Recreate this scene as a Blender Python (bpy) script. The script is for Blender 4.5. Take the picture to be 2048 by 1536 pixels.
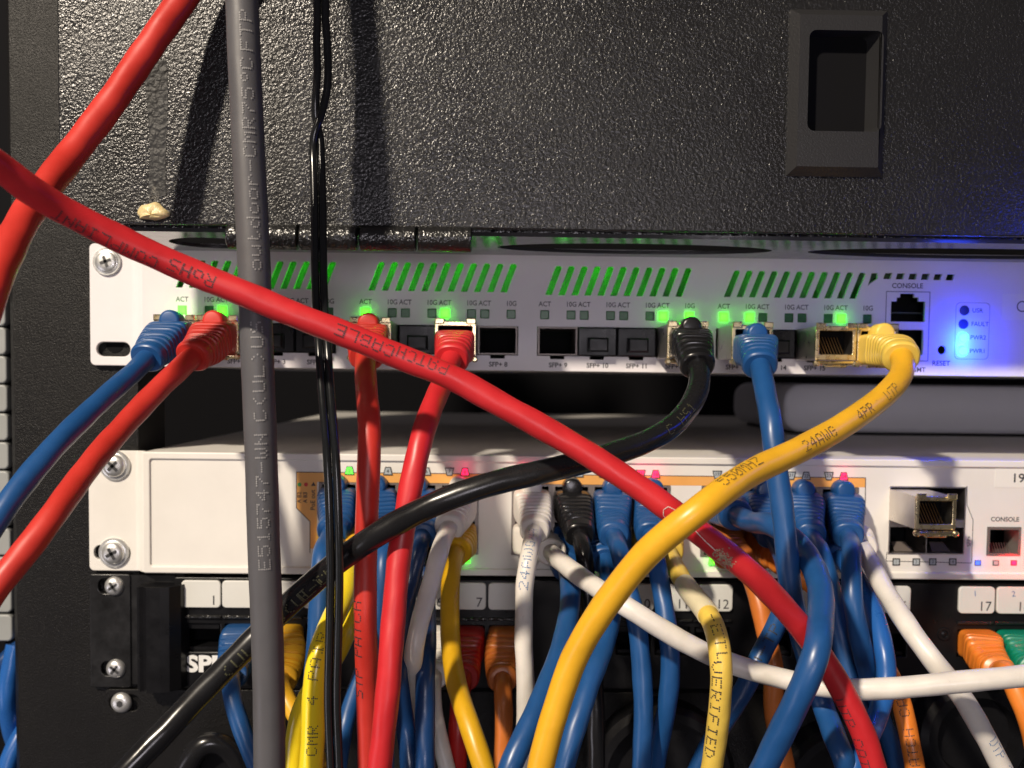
import bpy, math, random
import numpy as np
from mathutils import Matrix, Vector
random.seed(7); RNG = np.random.RandomState(5)
S = 0.001                                   # everything below is written in millimetres
for o in list(bpy.data.objects): bpy.data.objects.remove(o)
scn = bpy.context.scene
COL = scn.collection

# ---------------------------------------------------------------- camera
FPX = 1914.18; PPX, PPY = 1029.46, 850.67
RCV = np.array([[0.9998, -0.0165, 0.0118], [0.0110, -0.0502, -0.9987], [0.0171, 0.9986, -0.0500]])
u_, s_, v_ = np.linalg.svd(RCV); RCV = u_ @ v_
CAM = np.array([148.169, -349.627, -2.311])
cd = bpy.data.cameras.new('camera'); cam = bpy.data.objects.new('camera', cd); COL.objects.link(cam)
cd.sensor_width = 36; cd.lens = FPX / 2048 * 36
cd.shift_x = (1024 - PPX) / 2048; cd.shift_y = (PPY - 768) / 2048
cd.clip_start = 0.005; cd.clip_end = 50
rb = RCV.T @ np.diag([1, -1, -1])
M = Matrix([[*rb[0], CAM[0] * S], [*rb[1], CAM[1] * S], [*rb[2], CAM[2] * S], [0, 0, 0, 1]])
cam.matrix_world = M
cd.dof.use_dof = True; cd.dof.focus_distance = 0.272; cd.dof.aperture_fstop = 19
scn.camera = cam
# ---------------------------------------------------------------- light
w = bpy.data.worlds.new('World'); scn.world = w; w.use_nodes = True
bg = w.node_tree.nodes['Background']; bg.inputs[0].default_value = (0.63, 0.56, 0.60, 1); bg.inputs[1].default_value = 0.10
def lamp(kind, name, loc, energy, color, size=None, target=None):
    l = bpy.data.lights.new(name, kind); l.energy = energy; l.color = color
    o = bpy.data.objects.new(name, l); COL.objects.link(o); o.location = [c * S for c in loc]
    if kind == 'AREA':
        l.shape = 'DISK'; l.size = size * S
        d = Vector([(t - c) for t, c in zip(target, loc)]); o.rotation_euler = d.to_track_quat('-Z', 'Y').to_euler()
    elif size: l.shadow_soft_size = size * S
    return o
KD = 1150
lamp('AREA', 'key_lamp', (120 - .62 * KD, -40 - 1.0 * KD, -20 + 0.86 * KD), 42, (1, 0.87, 0.71), 84, (120, -40, -20))
lamp('AREA', 'fill_lamp', (-900, -700, -500), 1.8, (0.9, 0.85, 0.95), 500, (150, 0, -20))
lamp('POINT', 'added_blue_lamp', (345, -98, 46), .055, (.02, .06, 1), 10)  # added lamp, no visible source: blue glow on the door's right end
lamp('AREA', 'front_fill_lamp', (175, -1050, -15), 1.8, (0.95, 0.88, 0.95), 260, (165, 0, -15))
scn.view_settings.view_transform = 'Standard'; scn.view_settings.look = 'None'
scn.view_settings.exposure = 0; scn.view_settings.gamma = 1
scn.render.engine = 'CYCLES'
scn.cycles.max_bounces = 6

# ---------------------------------------------------------------- pixel -> point on a plane of depth Y
def P(px, py, Y=0.):
    d = RCV.T @ np.array([(px - PPX) / FPX, (py - PPY) / FPX, 1.])
    t = (Y - CAM[1]) / d[1]
    return CAM + d * t
def X(px, py, Y=0.): return P(px, py, Y)[0]
def Zc(px, py, Y=0.): return P(px, py, Y)[2]
def PXZ(px, py, Y=0.):
    p = P(px, py, Y); return (p[0], p[2])

# ---------------------------------------------------------------- materials
def mat(name, col, rough=.5, metal=0., bump=0., bscale=800, bdist=.3, spec=.5, coat=0., emis=None, estr=0., vary=0., vscale=60, rvar=0., sss=0., voro=False, trans=0.):
    m = bpy.data.materials.new(name); m.use_nodes = True; nt = m.node_tree; N = nt.nodes; L = nt.links
    b = N['Principled BSDF']; b.inputs['Base Color'].default_value = (*col, 1); b.inputs['Roughness'].default_value = rough
    b.inputs['Metallic'].default_value = metal; b.inputs['Specular IOR Level'].default_value = spec
    b.inputs['Coat Weight'].default_value = coat; b.inputs['Coat Roughness'].default_value = .12
    if trans: b.inputs['Transmission Weight'].default_value = trans
    if sss:
        b.inputs['Subsurface Weight'].default_value = sss; b.inputs['Subsurface Radius'].default_value = (.001, .0006, .0004); b.inputs['Subsurface Scale'].default_value = .6
    if emis: b.inputs['Emission Color'].default_value = (*emis, 1); b.inputs['Emission Strength'].default_value = estr
    tc = N.new('ShaderNodeTexCoord')
    if vary or rvar:
        n = N.new('ShaderNodeTexNoise'); n.inputs['Scale'].default_value = vscale; n.inputs['Detail'].default_value = 8; n.inputs['Roughness'].default_value = .65
        L.new(tc.outputs['Object'], n.inputs['Vector'])
        if vary:
            r = N.new('ShaderNodeMapRange'); r.inputs[1].default_value = .3; r.inputs[2].default_value = .7; r.inputs[3].default_value = 1 - vary; r.inputs[4].default_value = 1 + vary * .4
            L.new(n.outputs['Fac'], r.inputs[0])
            mx = N.new('ShaderNodeVectorMath'); mx.operation = 'SCALE'; mx.inputs[0].default_value = col; L.new(r.outputs[0], mx.inputs['Scale'])
            L.new(mx.outputs[0], b.inputs['Base Color'])
        if rvar:
            r = N.new('ShaderNodeMapRange'); r.inputs[1].default_value = .3; r.inputs[2].default_value = .7; r.inputs[3].default_value = max(.02, rough - rvar); r.inputs[4].default_value = rough + rvar
            L.new(n.outputs['Fac'], r.inputs[0]); L.new(r.outputs[0], b.inputs['Roughness'])
    if bump:
        bp = N.new('ShaderNodeBump'); bp.inputs['Strength'].default_value = bump; bp.inputs['Distance'].default_value = bdist * S
        if voro:                              # leather-grained powder coat: rounded pebbles of uneven size
            wn = N.new('ShaderNodeTexNoise'); wn.inputs['Scale'].default_value = bscale * .8; wn.inputs['Detail'].default_value = 2; L.new(tc.outputs['Object'], wn.inputs['Vector'])
            ad = N.new('ShaderNodeVectorMath'); ad.operation = 'MULTIPLY_ADD'; ad.inputs[1].default_value = (.0022, .0022, .0022)
            L.new(wn.outputs['Color'], ad.inputs[0]); L.new(tc.outputs['Object'], ad.inputs[2])
            v = N.new('ShaderNodeTexVoronoi'); v.feature = 'SMOOTH_F1'; v.inputs['Scale'].default_value = bscale; v.inputs['Smoothness'].default_value = .6
            L.new(ad.outputs[0], v.inputs['Vector'])
            n2 = N.new('ShaderNodeTexNoise'); n2.inputs['Scale'].default_value = bscale * .75; n2.inputs['Detail'].default_value = .5; L.new(tc.outputs['Object'], n2.inputs['Vector'])
            s = N.new('ShaderNodeMath'); s.operation = 'MULTIPLY_ADD'; s.inputs[1].default_value = -1.0; L.new(v.outputs['Distance'], s.inputs[0]); L.new(n2.outputs['Fac'], s.inputs[2])
            L.new(s.outputs[0], bp.inputs['Height'])
        else:
            n2 = N.new('ShaderNodeTexNoise'); n2.inputs['Scale'].default_value = bscale; n2.inputs['Detail'].default_value = 4; L.new(tc.outputs['Object'], n2.inputs['Vector'])
            L.new(n2.outputs['Fac'], bp.inputs['Height'])
        L.new(bp.outputs[0], b.inputs['Normal'])
    return m
MT = dict(
    leather=mat('black_leather_grain_paint', (.010, .010, .0105), .27, bump=1., bscale=1300, bdist=.13, voro=True, spec=.5, rvar=.07, vscale=22),
    glossblack=mat('glossy_black_paint', (.012, .012, .012), .26, bump=.8, bscale=900, bdist=.3, voro=True, spec=.6),
    underpaint=mat('case_underside_paint', (.05, .05, .052), .17, bump=.3, bscale=2600, bdist=.03, spec=.8, rvar=.05, vscale=300),
    handle=mat('handle_plastic', (.020, .020, .021), .33, bump=.8, bscale=1500, bdist=.12, spec=.55),
    rail=mat('rail_powder_coat', (.007, .0066, .0062), .36, bump=1., bscale=2300, bdist=.25, spec=.22, rvar=.08, vscale=50),
    black=mat('black_plastic', (.006, .006, .007), .34, spec=.28, rvar=.1, vscale=150),
    brushed=mat('worn_black_aluminium', (.022, .022, .023), .34, metal=.4, bump=.25, bscale=700, bdist=.08, rvar=.12, vscale=120, vary=.3),
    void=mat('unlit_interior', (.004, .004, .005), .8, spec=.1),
    innergrey=mat('switch_interior', (.09, .10, .09), .6),
    uwhite=mat('upper_switch_paint', (.76, .73, .74), .5, bump=.25, bscale=1800, bdist=.03, vary=.05, vscale=40),
    lwhite=mat('lower_switch_paint', (.76, .735, .685), .46, bump=.25, bscale=1500, bdist=.03, vary=.06, vscale=30, rvar=.06),
    orange_print=mat('orange_print', (.82, .40, .10), .5, vary=.08, vscale=80),
    ink=mat('dark_ink', (.03, .03, .035), .6), whiteink=mat('white_ink', (.8, .8, .78), .5),
    greyink=mat('grey_ink', (.24, .235, .235), .5), blueink=mat('blue_ink', (.03, .14, .35), .5), oliveink=mat('olive_ink', (.07, .07, .035), .5),
    screw=mat('zinc_screw', (.72, .72, .70), .36, metal=.8, bump=.3, bscale=900, bdist=.03, rvar=.1, vscale=300),
    screwdark=mat('screw_recess', (.10, .10, .10), .4, metal=.7),
    gold=mat('gilded_steel', (.80, .67, .40), .28, metal=1., rvar=.1, vscale=400, bump=.2, bscale=1200, bdist=.03),
    nickel=mat('nickel_shell', (.66, .62, .58), .34, metal=1., rvar=.1, vscale=200),
    block=mat('port_block_metal', (.20, .17, .155), .42, metal=.35, vary=.15, vscale=90),
    ledoff=mat('unlit_green_led', (.02, .15, .04), .35, vary=.3, vscale=500),
    ledg=mat('lit_green_led', (.1, .9, .1), .4, emis=(.06, 1, .015), estr=3.2),
    ledr=mat('lit_red_led', (.9, .05, .15), .4, emis=(1, .012, .10), estr=1.5), ledblue=mat('lit_blue_led', (.1, .2, .9), .4, emis=(.05, .12, 1), estr=1.2),
    ledc=mat('lit_cyan_blue_led', (.1, .5, 1), .4, emis=(.05, .62, 1), estr=6.),
    ledgrey=mat('unlit_marker', (.40, .44, .46), .4), ledblk=mat('unlit_round_led', (.02, .03, .10), .35),
    tile=mat('label_tile', (.66, .66, .62), .42, vary=.05, vscale=60), sticker=mat('label_sticker', (.80, .78, .72), .4),
    greydev=mat('pale_grey_plastic', (.74, .74, .80), .5, vary=.05, vscale=15),
    ductgrey=mat('grey_duct_plastic', (.30, .31, .30), .45, vary=.12, vscale=40),
    glue=mat('dried_glue', (.72, .58, .30), .35, bump=1., bscale=500, bdist=.5, vary=.35, vscale=350, sss=.3),
    smear=mat('glue_smear', (.42, .40, .34), .5, bump=.8, bscale=900, bdist=.3, vary=.6, vscale=500),
    film=mat('tape_residue', (.020, .020, .020), .52, bump=.9, bscale=700, bdist=.35, voro=True, spec=.35),
    scuff=mat('white_scuff', (.72, .60, .55), .6), scuff2=mat('beige_scrape', (.50, .36, .24), .7, bump=1., bscale=1500, bdist=.2, vary=.6, vscale=900),
    contact=mat('gold_contact', (.65, .45, .2), .3, metal=1.),
    clear=mat('clear_plug', (.75, .78, .75), .12, trans=.7),
)
def jacket(name, c, r=.42, coat=.0, v=.17):
    return mat(name, c, r, bump=.25, bscale=190, bdist=.2, vary=v, vscale=55, rvar=.09, spec=.5, coat=coat, sss=.08)
JK = dict(
    red=jacket('red_jacket', (.57, .020, .026)), orred=jacket('orange_red_jacket', (.54, .032, .022)), blue=jacket('blue_jacket', (.012, .075, .235), .37), dblue=jacket('dark_blue_jacket', (.007, .04, .14), .32), lblue=jacket('light_blue_jacket', (.018, .11, .38), .3),
    yellow=jacket('amber_yellow_jacket', (.80, .43, .022), .38), lemon=jacket('lemon_yellow_jacket', (.86, .66, .02), .22, v=.05), pale=jacket('pale_yellow_jacket', (.80, .56, .09), .4, v=.2), mustard=jacket('mustard_jacket', (.62, .35, .01), .36),
    white=jacket('white_jacket', (.74, .70, .64), .35), black=jacket('black_jacket', (.010, .010, .011), .24, v=.2), grey=jacket('grey_jacket', (.082, .080, .086), .5, v=.05),
    orange=jacket('orange_jacket', (.78, .22, .025), .36), brown=jacket('dull_orange_jacket', (.60, .17, .03), .36), dred=jacket('dark_red_jacket', (.45, .012, .01), .36), green=jacket('green_jacket', (.0, .22, .12), .4), cream=jacket('cream_sleeve', (.76, .68, .45), .45), cord=jacket('black_cord', (.010, .011, .012), .20, v=.1))

# ---------------------------------------------------------------- mesh helpers
class MB:
    def __init__(s): s.v = []; s.f = []
    def add(s, vs, fs):
        n = len(s.v); s.v += [tuple(p) for p in vs]; s.f += [tuple(i + n for i in f) for f in fs]
    def box(s, x0, x1, y0, y1, z0, z1, c=0.):
        if x0 > x1: x0, x1 = x1, x0
        if y0 > y1: y0, y1 = y1, y0
        if z0 > z1: z0, z1 = z1, z0
        if c:                                # front (-Y) edges chamfered
            vs = [(x0 + c, y0, z0 + c), (x1 - c, y0, z0 + c), (x1 - c, y0, z1 - c), (x0 + c, y0, z1 - c), (x0, y0 + c, z0), (x1, y0 + c, z0), (x1, y0 + c, z1), (x0, y0 + c, z1), (x0, y1, z0), (x1, y1, z0), (x1, y1, z1), (x0, y1, z1)]
            fs = [(0, 1, 2, 3)] + [(i, 4 + i, 4 + (i + 1) % 4, (i + 1) % 4) for i in range(4)] + [(4 + i, 8 + i, 8 + (i + 1) % 4, 4 + (i + 1) % 4) for i in range(4)] + [(11, 10, 9, 8)]
        else:
            vs = [(x, y, z) for x in (x0, x1) for y in (y0, y1) for z in (z0, z1)]
            fs = [(0, 1, 3, 2), (4, 6, 7, 5), (0, 4, 5, 1), (2, 3, 7, 6), (0, 2, 6, 4), (1, 5, 7, 3)]
        s.add(vs, fs); return s
    def lathe(s, c, axis, prof, n=24, upv=(0, 0, 1)):      # prof: (distance along axis, radius)
        a = np.array(axis, float); a /= np.linalg.norm(a); u = np.array(upv, float); u -= a * (u @ a)
        if np.linalg.norm(u) < 1e-6: u = np.array((1., 0, 0)); u -= a * (u @ a)
        u /= np.linalg.norm(u); v = np.cross(a, u); c = np.array(c, float); vs = []; fs = []
        for d, r in prof:
            for k in range(n):
                t = 2 * math.pi * k / n; vs.append(c + a * d + r * (math.cos(t) * u + math.sin(t) * v))
        for i in range(len(prof) - 1):
            for k in range(n): fs.append((i * n + k, i * n + (k + 1) % n, (i + 1) * n + (k + 1) % n, (i + 1) * n + k))
        fs.append(tuple(range(n - 1, -1, -1))); fs.append(tuple(range((len(prof) - 1) * n, len(prof) * n)))
        s.add(vs, fs); return s
    def build(s, name, m, parent=None, smooth=False, stuff=False):
        me = bpy.data.meshes.new(name); me.from_pydata([(a * S, b * S, c * S) for a, b, c in s.v], [], s.f); me.update()
        return link(name, me, m, parent, smooth, stuff)
def link(name, me, m, parent=None, smooth=False, stuff=False, fix=True):
    if m is not None and not me.materials: me.materials.append(m)
    if fix:
        import bmesh
        bm = bmesh.new(); bm.from_mesh(me); bmesh.ops.recalc_face_normals(bm, faces=bm.faces)
        if smooth:
            for e in bm.edges:
                e.smooth = not (len(e.link_faces) == 2 and e.calc_face_angle(0) > math.radians(38))
            for f in bm.faces: f.smooth = True
        bm.to_mesh(me); bm.free()
    o = bpy.data.objects.new(name, me); COL.objects.link(o)
    if parent is not None:
        o.parent = parent; pm = parent; mw = Matrix.Identity(4)
        if parent.type == 'EMPTY': o.matrix_parent_inverse = Matrix.Translation(parent.location).inverted()
    if stuff: o['kind'] = 'stuff'
    return o
def tag(o, label, cat, group=None):
    o['label'] = label; o['category'] = cat
    if group: o['group'] = group
    return o
def thing(name, label, cat, loc, group=None):
    o = bpy.data.objects.new(name, None); COL.objects.link(o); o.location = [c * S for c in loc]; o.empty_display_size = .005
    return tag(o, label, cat, group)
def struct(o): o['kind'] = 'structure'; return o
def dup(root, dx, dz, label, dy=0.):
    r = root.copy(); COL.objects.link(r); r.location = (root.location[0] + dx * S, root.location[1] + dy * S, root.location[2] + dz * S); r['label'] = label
    def rec(a, b):
        for ch in list(a.children):
            c = ch.copy(); COL.objects.link(c); c.parent = b; c.matrix_parent_inverse = ch.matrix_parent_inverse.copy(); rec(ch, c)
    rec(root, r); return r
def rrect(x0, x1, z0, z1, r=0., n=5):
    if x0 > x1: x0, x1 = x1, x0
    if z0 > z1: z0, z1 = z1, z0
    if r <= 0: return [(x0, z0), (x1, z0), (x1, z1), (x0, z1)]
    out = []
    for cx, cz, a in ((x1 - r, z0 + r, -90), (x1 - r, z1 - r, 0), (x0 + r, z1 - r, 90), (x0 + r, z0 + r, 180)):
        for k in range(n + 1):
            t = math.radians(a + 90 * k / n); out.append((cx + r * math.cos(t), cz + r * math.sin(t)))
    return out
def circ(cx, cz, r, n=24, rz=None): return [(cx + r * math.cos(2 * math.pi * k / n), cz + (rz or r) * math.sin(2 * math.pi * k / n)) for k in range(n)]
def plate_mesh(outer, holes, y0, y1, bev=0., flat=False, horiz=False):
    """a sheet with real holes, outline given in X,Z, lying between depths y0 (front) and y1"""
    c = bpy.data.curves.new('outline', 'CURVE'); c.dimensions = '2D'; c.fill_mode = 'BOTH'
    for pl in [outer] + holes:
        sp = c.splines.new('POLY'); sp.points.add(len(pl) - 1); sp.use_cyclic_u = True
        for p, q in zip(sp.points, pl): p.co = (q[0], q[1], 0, 1)
    th = (y1 - y0); c.extrude = 0 if flat else max(th / 2 - bev, .001)
    if bev: c.bevel_depth = bev; c.bevel_resolution = 2; c.offset = -bev
    o = bpy.data.objects.new('tmp', c); COL.objects.link(o); bpy.context.view_layer.update()
    me = bpy.data.meshes.new_from_object(o.evaluated_get(bpy.context.evaluated_depsgraph_get()))
    bpy.data.objects.remove(o); ym = (y0 + y1) / 2
    for v in me.vertices:
        x, y, z = v.co
        v.co = ((x * S, y * S, (ym - z) * S) if horiz else (x * S, (ym - z) * S, y * S))
    return me
def plate(name, outer, holes, y0, y1, m, parent=None, bev=0., horiz=False, smooth=None):
    me = plate_mesh(outer, holes, y0, y1, bev, horiz=horiz); me.materials.clear()
    return link(name, me, m, parent, smooth=bool(bev) if smooth is None else smooth)
class Txt:
    def __init__(s): s.mb = MB()
    def add(s, t, x, z, size, y, rot=0., bold=0., align='CENTER', sx=1.):
        c = bpy.data.curves.new('t', 'FONT'); c.body = t; c.size = size; c.align_x = align; c.align_y = 'CENTER'; c.offset = bold; c.resolution_u = 3
        o = bpy.data.objects.new('t', c); COL.objects.link(o); bpy.context.view_layer.update()
        me = bpy.data.meshes.new_from_object(o.evaluated_get(bpy.context.evaluated_depsgraph_get())); bpy.data.objects.remove(o)
        ca, sa = math.cos(rot), math.sin(rot)
        s.mb.add([(x + v.co.x * sx * ca - v.co.y * sa, y, z + v.co.x * sx * sa + v.co.y * ca) for v in me.vertices], [tuple(p.vertices) for p in me.polygons]); return s
    def build(s, name, m, parent): return s.mb.build(name, m, parent)

# ================================================================ SETTING
struct(MB().box(-420, 900, 470, 480, -600, 600).build('back_wall', MT['void']))
# rack rail with its chamfered left edge
xr0, xr1 = X(30, 900, 2), X(276, 830, 2)
rail = thing('rack_rail', 'black upright rack rail down the left side, behind the switch ears', 'rack rail', (xr0, 2, -250))
m = MB(); zt, zb = 260, -260
m.add([(xr0, 2, zb), (xr1, 2, zb), (xr1, 2, zt), (xr0, 2, zt), (xr0 - 2.5, 5, zb), (xr0 - 2.5, 5, zt), (xr0 - 2.5, 40, zb), (xr0 - 2.5, 40, zt), (xr1, 30, zb), (xr1, 30, zt)],
      [(0, 1, 2, 3), (0, 3, 5, 4), (4, 5, 7, 6), (1, 8, 9, 2)])
m.build('rail_face', MT['rail'], rail)
for z in (8.0, -80.0, -107): MB().lathe((X(226, 690), 1.9, z), (0, -1, 0), [(0, 3.2), (.06, 3.0)], 20).build('mounting_hole', MT['void'], rail)

# cable duct of a neighbouring bay at the far left
duct = thing('cable_duct', 'grey slotted cable duct at the far left edge behind the rack rail', 'cable duct', (-45, 25, -100))
y0 = 590
for k in range(13):
    yy = 600 + 57 * k
    if 1255 < yy < 1440: continue
    c = P(-14 + (yy - 600) * .022, yy + 24, 24)
    plate('duct_finger', rrect(c[0] - 7.5, c[0] + 6.2, c[2] - 5.4, c[2] + 5.0, 1.9), [], 21, 25, MT['ductgrey'], duct, .6)
MB().box(-70, -31, 34, 36, -260, 260).build('duct_back', MT['void'], duct)

# ================================================================ SERVER CASE with its door
PF = -49.0                                   # front plane of the case chin
case = thing('server_case', 'large black server case with leather-grained drop-down door, above the switches', 'server case', (150, PF, 42))
cxl = X(246, 460, PF)
zu = Zc(1000, 470, PF); zu = Zc(1300, 477, PF)
ell = []
xl2 = 460
for (pa, pb, pyc) in ((345, 520, 470), (995, 1540, 495), (1612, 2300, 510)):
    xa, xb = X(pa, pyc, -22), X(pb, pyc, -22); e = circ((xa + xb) / 2, -24, (xb - xa) / 2, 48, 13); ell.append(e)
# the chin is turned by the roll of the photograph: underside is one flat level sheet
me = plate_mesh([(cxl, PF), (xl2, PF), (xl2, -1.6), (cxl, -1.6)], ell, zu, zu + 1.2, horiz=True)
me.materials.clear(); link('underside', me, MT['underpaint'], case)
m = MB(); m.box(cxl, xl2, PF + .4, PF + 2, zu + 1.21, zu + 3.4); m.build('front_lip', MT['glossblack'], case)
MB().box(cxl + 1, xl2, PF + 2.01, -1.7, zu + 12, zu + 160).build('case_body', MT['void'], case)
# door
DY = PF - 4.5
dx0 = X(116, 200, DY); dzb = Zc(950, 457, DY) 
def dz(px, py): return PXZ(px, py, DY)
hb = [PXZ(1578, 349, DY - 4), PXZ(1770, 353, DY - 4), PXZ(1783, 20, DY - 4), PXZ(1593, 12, DY - 4)]
hole = [PXZ(1600, 275, DY), PXZ(1750, 275, DY), PXZ(1757, 62, DY), PXZ(1606, 62, DY)]
A0 = PXZ(116, 432, DY); A1 = PXZ(2200, 478, DY)
door_out = [(dx0, Zc(240, 440, DY)), (xl2, Zc(240, 440, DY) - .0), (xl2, 330), (dx0, 330)]
door_out = [(dx0, dzb), (xl2, dzb), (xl2, 330), (dx0, 330)]
hx0, hx1 = X(1610, 170, DY), X(1757, 170, DY); hz0, hz1 = Zc(1680, 268, DY), Zc(1680, 68, DY)
plate('door', door_out, [rrect(hx0 - 1, hx1 + 1, hz0 - 1, hz1 + 1, 2)], DY, DY + 3, MT['leather'], case, .5)
MB().box(dx0 + 2, xl2, DY + 3.01, PF + 2, dzb + 3, 330).build('door_lining', MT['void'], case)
# handle insert: chamfered frame with a real pocket
fx0, fx1, fz0, fz1 = X(1581, 180, DY - 3), X(1776, 180, DY - 3), Zc(1680, 350, DY - 3), Zc(1680, 14, DY - 3)
ch = 2.4; HY = DY - 3.2
hd = MB(); n = 6
inner = rrect(hx0, hx1, hz0, hz1, 2.2, n); outer = []
inn = inner
def edgept(p):
    cx, cz = (hx0 + hx1) / 2, (hz0 + hz1) / 2; return p
hf = plate('handle_frame', rrect(fx0 + ch, fx1 - ch, fz0 + ch, fz1 - ch, .3), [rrect(hx0, hx1, hz0, hz1, 2.2)], HY, HY + 1.2, MT['handle'], case)
o4 = [(fx0, fz0), (fx1, fz0), (fx1, fz1), (fx0, fz1)]; i4 = [(fx0 + ch, fz0 + ch), (fx1 - ch, fz0 + ch), (fx1 - ch, fz1 - ch), (fx0 + ch, fz1 - ch)]
vs = [(x, HY, z) for x, z in i4] + [(x, DY - .6, z) for x, z in o4] + [(x, DY + .1, z) for x, z in o4]
fs = [(i, (i + 1) % 4, 4 + (i + 1) % 4, 4 + i) for i in range(4)] + [(4 + i, 4 + (i + 1) % 4, 8 + (i + 1) % 4, 8 + i) for i in range(4)]
m = MB(); m.add(vs, fs); m.build('handle_rim', MT['handle'], case)
m = MB(); ins = rrect(hx0, hx1, hz0, hz1, 2.2); k = len(ins); bk = [(hx0 + 1 + (x - hx0) * (1 - 6.5 / (hx1 - hx0)), z) for x, z in ins]
m.add([(x, HY + .05, z) for x, z in ins] + [(x, HY + 12, z) for x, z in bk], [(i, (i + 1) % k, k + (i + 1) % k, k + i) for i in range(k)] + [tuple(range(k, 2 * k))])
m.build('handle_pocket', MT['handle'], case, smooth=True)
# hinge knuckles
hy = PF - 4.0; hz = Zc(720, 476, hy); hr = 3.9
for a, b in ((455, 598), (600, 717), (720, 834), (836, 945)):
    xa, xb = X(a, 476, hy), X(b, 476, hy)
    MB().lathe((xa + .15, hy, hz), (1, 0, 0), [(0, hr - .5), (.35, hr), (xb - xa - .65, hr), (xb - xa - .3, hr - .5)], 32).build('hinge_knuckle', MT['glossblack'], case, smooth=True)
# tape residue and glue blob
a = PXZ(312, 250, DY); fw = 2.9
m = MB(); pts = []
for i in range(15):
    t = i / 14; wv = fw * (1 + .18 * math.sin(5 * t + 1)) ; zz = Zc(312, 122, DY) * (1 - t) + Zc(312, 392, DY) * t; xx = a[0] + .6 * math.sin(3 * t)
    pts.append((xx - wv, zz)); pts.append((xx + wv, zz))
m.add([(x, DY - .12, z) for x, z in pts], [(2 * i, 2 * i + 1, 2 * i + 3, 2 * i + 2) for i in range(14)]); fr = m.build('tape_residue', MT['film'], case)
g = thing('glue_blob', 'dried yellowish glue blob with pale smear on the bottom edge of the black door', 'glue', (*P(305, 437, DY),))
gx, gz = PXZ(306, 428, DY)
m = MB(); NN, MM = 10, 28
vs = []
for i in range(NN + 1):
    ph = i / NN * math.pi / 2
    for j in range(MM):
        th = 2 * math.pi * j / MM
        rx = 4.7 * math.cos(ph) * (1 + .10 * math.sin(3 * th + 1) + .05 * math.sin(7 * th)); rz = (4.0 if math.sin(th) > 0 else 1.3) * math.cos(ph) * (1 + .1 * math.cos(5 * th))
        vs.append((gx + rx * math.cos(th), DY - .2 - 1.9 * math.sin(ph) * (1 + .12 * math.sin(4 * th)), gz + rz * math.sin(th) - .6))
m.add(vs, [(i * MM + j, i * MM + (j + 1) % MM, (i + 1) * MM + (j + 1) % MM, (i + 1) * MM + j) for i in range(NN) for j in range(MM)]); m.build('blob', MT['glue'], g, smooth=True)
m = MB()
for k in range(320):
    t = random.random() ** 1.5; zz = gz + 1.2 + t * 7; xx = gx + .4 + random.gauss(0, 1.5 * (1.15 - t)) ; l = random.uniform(.12, .4); wv = random.uniform(.03, .07); dxx = random.uniform(-.3, .3)
    m.add([(xx - wv, DY - .15, zz), (xx + wv, DY - .15, zz), (xx + dxx, DY - .22, zz + l)], [(0, 1, 2)])
m.build('smear', MT['smear'], g, stuff=True)

# ================================================================ screws
def screw(parent, px, py, Y, r=4.2, washer=True, rot=.4, socket='cross', flat=False):
    c = P(px, py, Y); h = 2.0 if not flat else .9
    m = MB()
    if washer: m.lathe((c[0], Y, c[2]), (0, -1, 0), [(0, r * 1.28), (.7, r * 1.28), (.95, r * 1.22), (.95, r * 1.08), (1.15, r * 1.06), (1.3, r * .98)], 36)
    prof = [(1.0 if washer else 0, r * .98)] + [(1.25 + h * math.sin(t) if washer else .1 + h * math.sin(t), r * math.cos(t) * .97) for t in [i * math.pi / 2 / 9 for i in range(7)]]
    m.lathe((c[0], Y, c[2]), (0, -1, 0), prof, 32)
    top = Y - (prof[-1][0]) - .03
    s = m.build('screw', MT['screw'], parent, smooth=True)
    m = MB(); 
    if socket == 'cross':
        for a in (rot, rot + math.pi / 2):
            ca, sa = math.cos(a), math.sin(a); L, W = r * .52, r * .13
            q = [(c[0] + ca * x - sa * z, c[2] + sa * x + ca * z) for x, z in ((-L, -W), (L, -W), (L, W), (-L, W))]
            dip = .5
            m.add([(x, top + (.35 if i % 1 == 0 else 0), z) for i, (x, z) in enumerate(q)] + [(x, top - .12, z) for x, z in q], [(4, 5, 6, 7), (0, 1, 5, 4), (1, 2, 6, 5), (2, 3, 7, 6), (3, 0, 4, 7)])
    else: m.lathe((c[0], top + .2, c[2]), (0, -1, 0), [(0, r * .36), (.25, r * .33)], 6)
    m.build('screw_recess', MT['screwdark'], s)
    return s

# ================================================================ UPPER SWITCH
XP = {}
for g0, x0 in ((1, 39.44), (5, 104.83), (9, 169.16), (13, 233.81)):
    for i in range(4): XP[g0 + i] = x0 + 14.25 * i
ZPORT = Zc(1113, 683); ZLED = Zc(1113, 631)
sw = thing('network_switch', 'upper white rack switch with slanted vents and green port lights', 'network switch', (150, 0, 0))
xe0 = X(181, 610); xf0 = X(291, 640); xf1 = 455
ear = plate('rack_ear', rrect(xe0, xf0 + 1, .3, 44, 1.8), [rrect(X(194, 697), X(262, 697), Zc(228, 713), Zc(228, 684), 2.5)], -.6, 1.4, MT['uwhite'], sw, .25)
m = MB(); n = 8
vs = []
for i in range(n + 1):
    t = i / n; sxx = t * t * (3 - 2 * t); vs += [(xf0 - 4.5 + 5.5 * t, -.62 - 3.2 * sxx, .6), (xf0 - 4.5 + 5.5 * t, -.62 - 3.2 * sxx, 43.8)]
m.add(vs, [(2 * i, 2 * i + 2, 2 * i + 3, 2 * i + 1) for i in range(n)]); m.build('ear_bend', MT['uwhite'], sw, smooth=True)
FY = -3.8
holes = []
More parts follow.
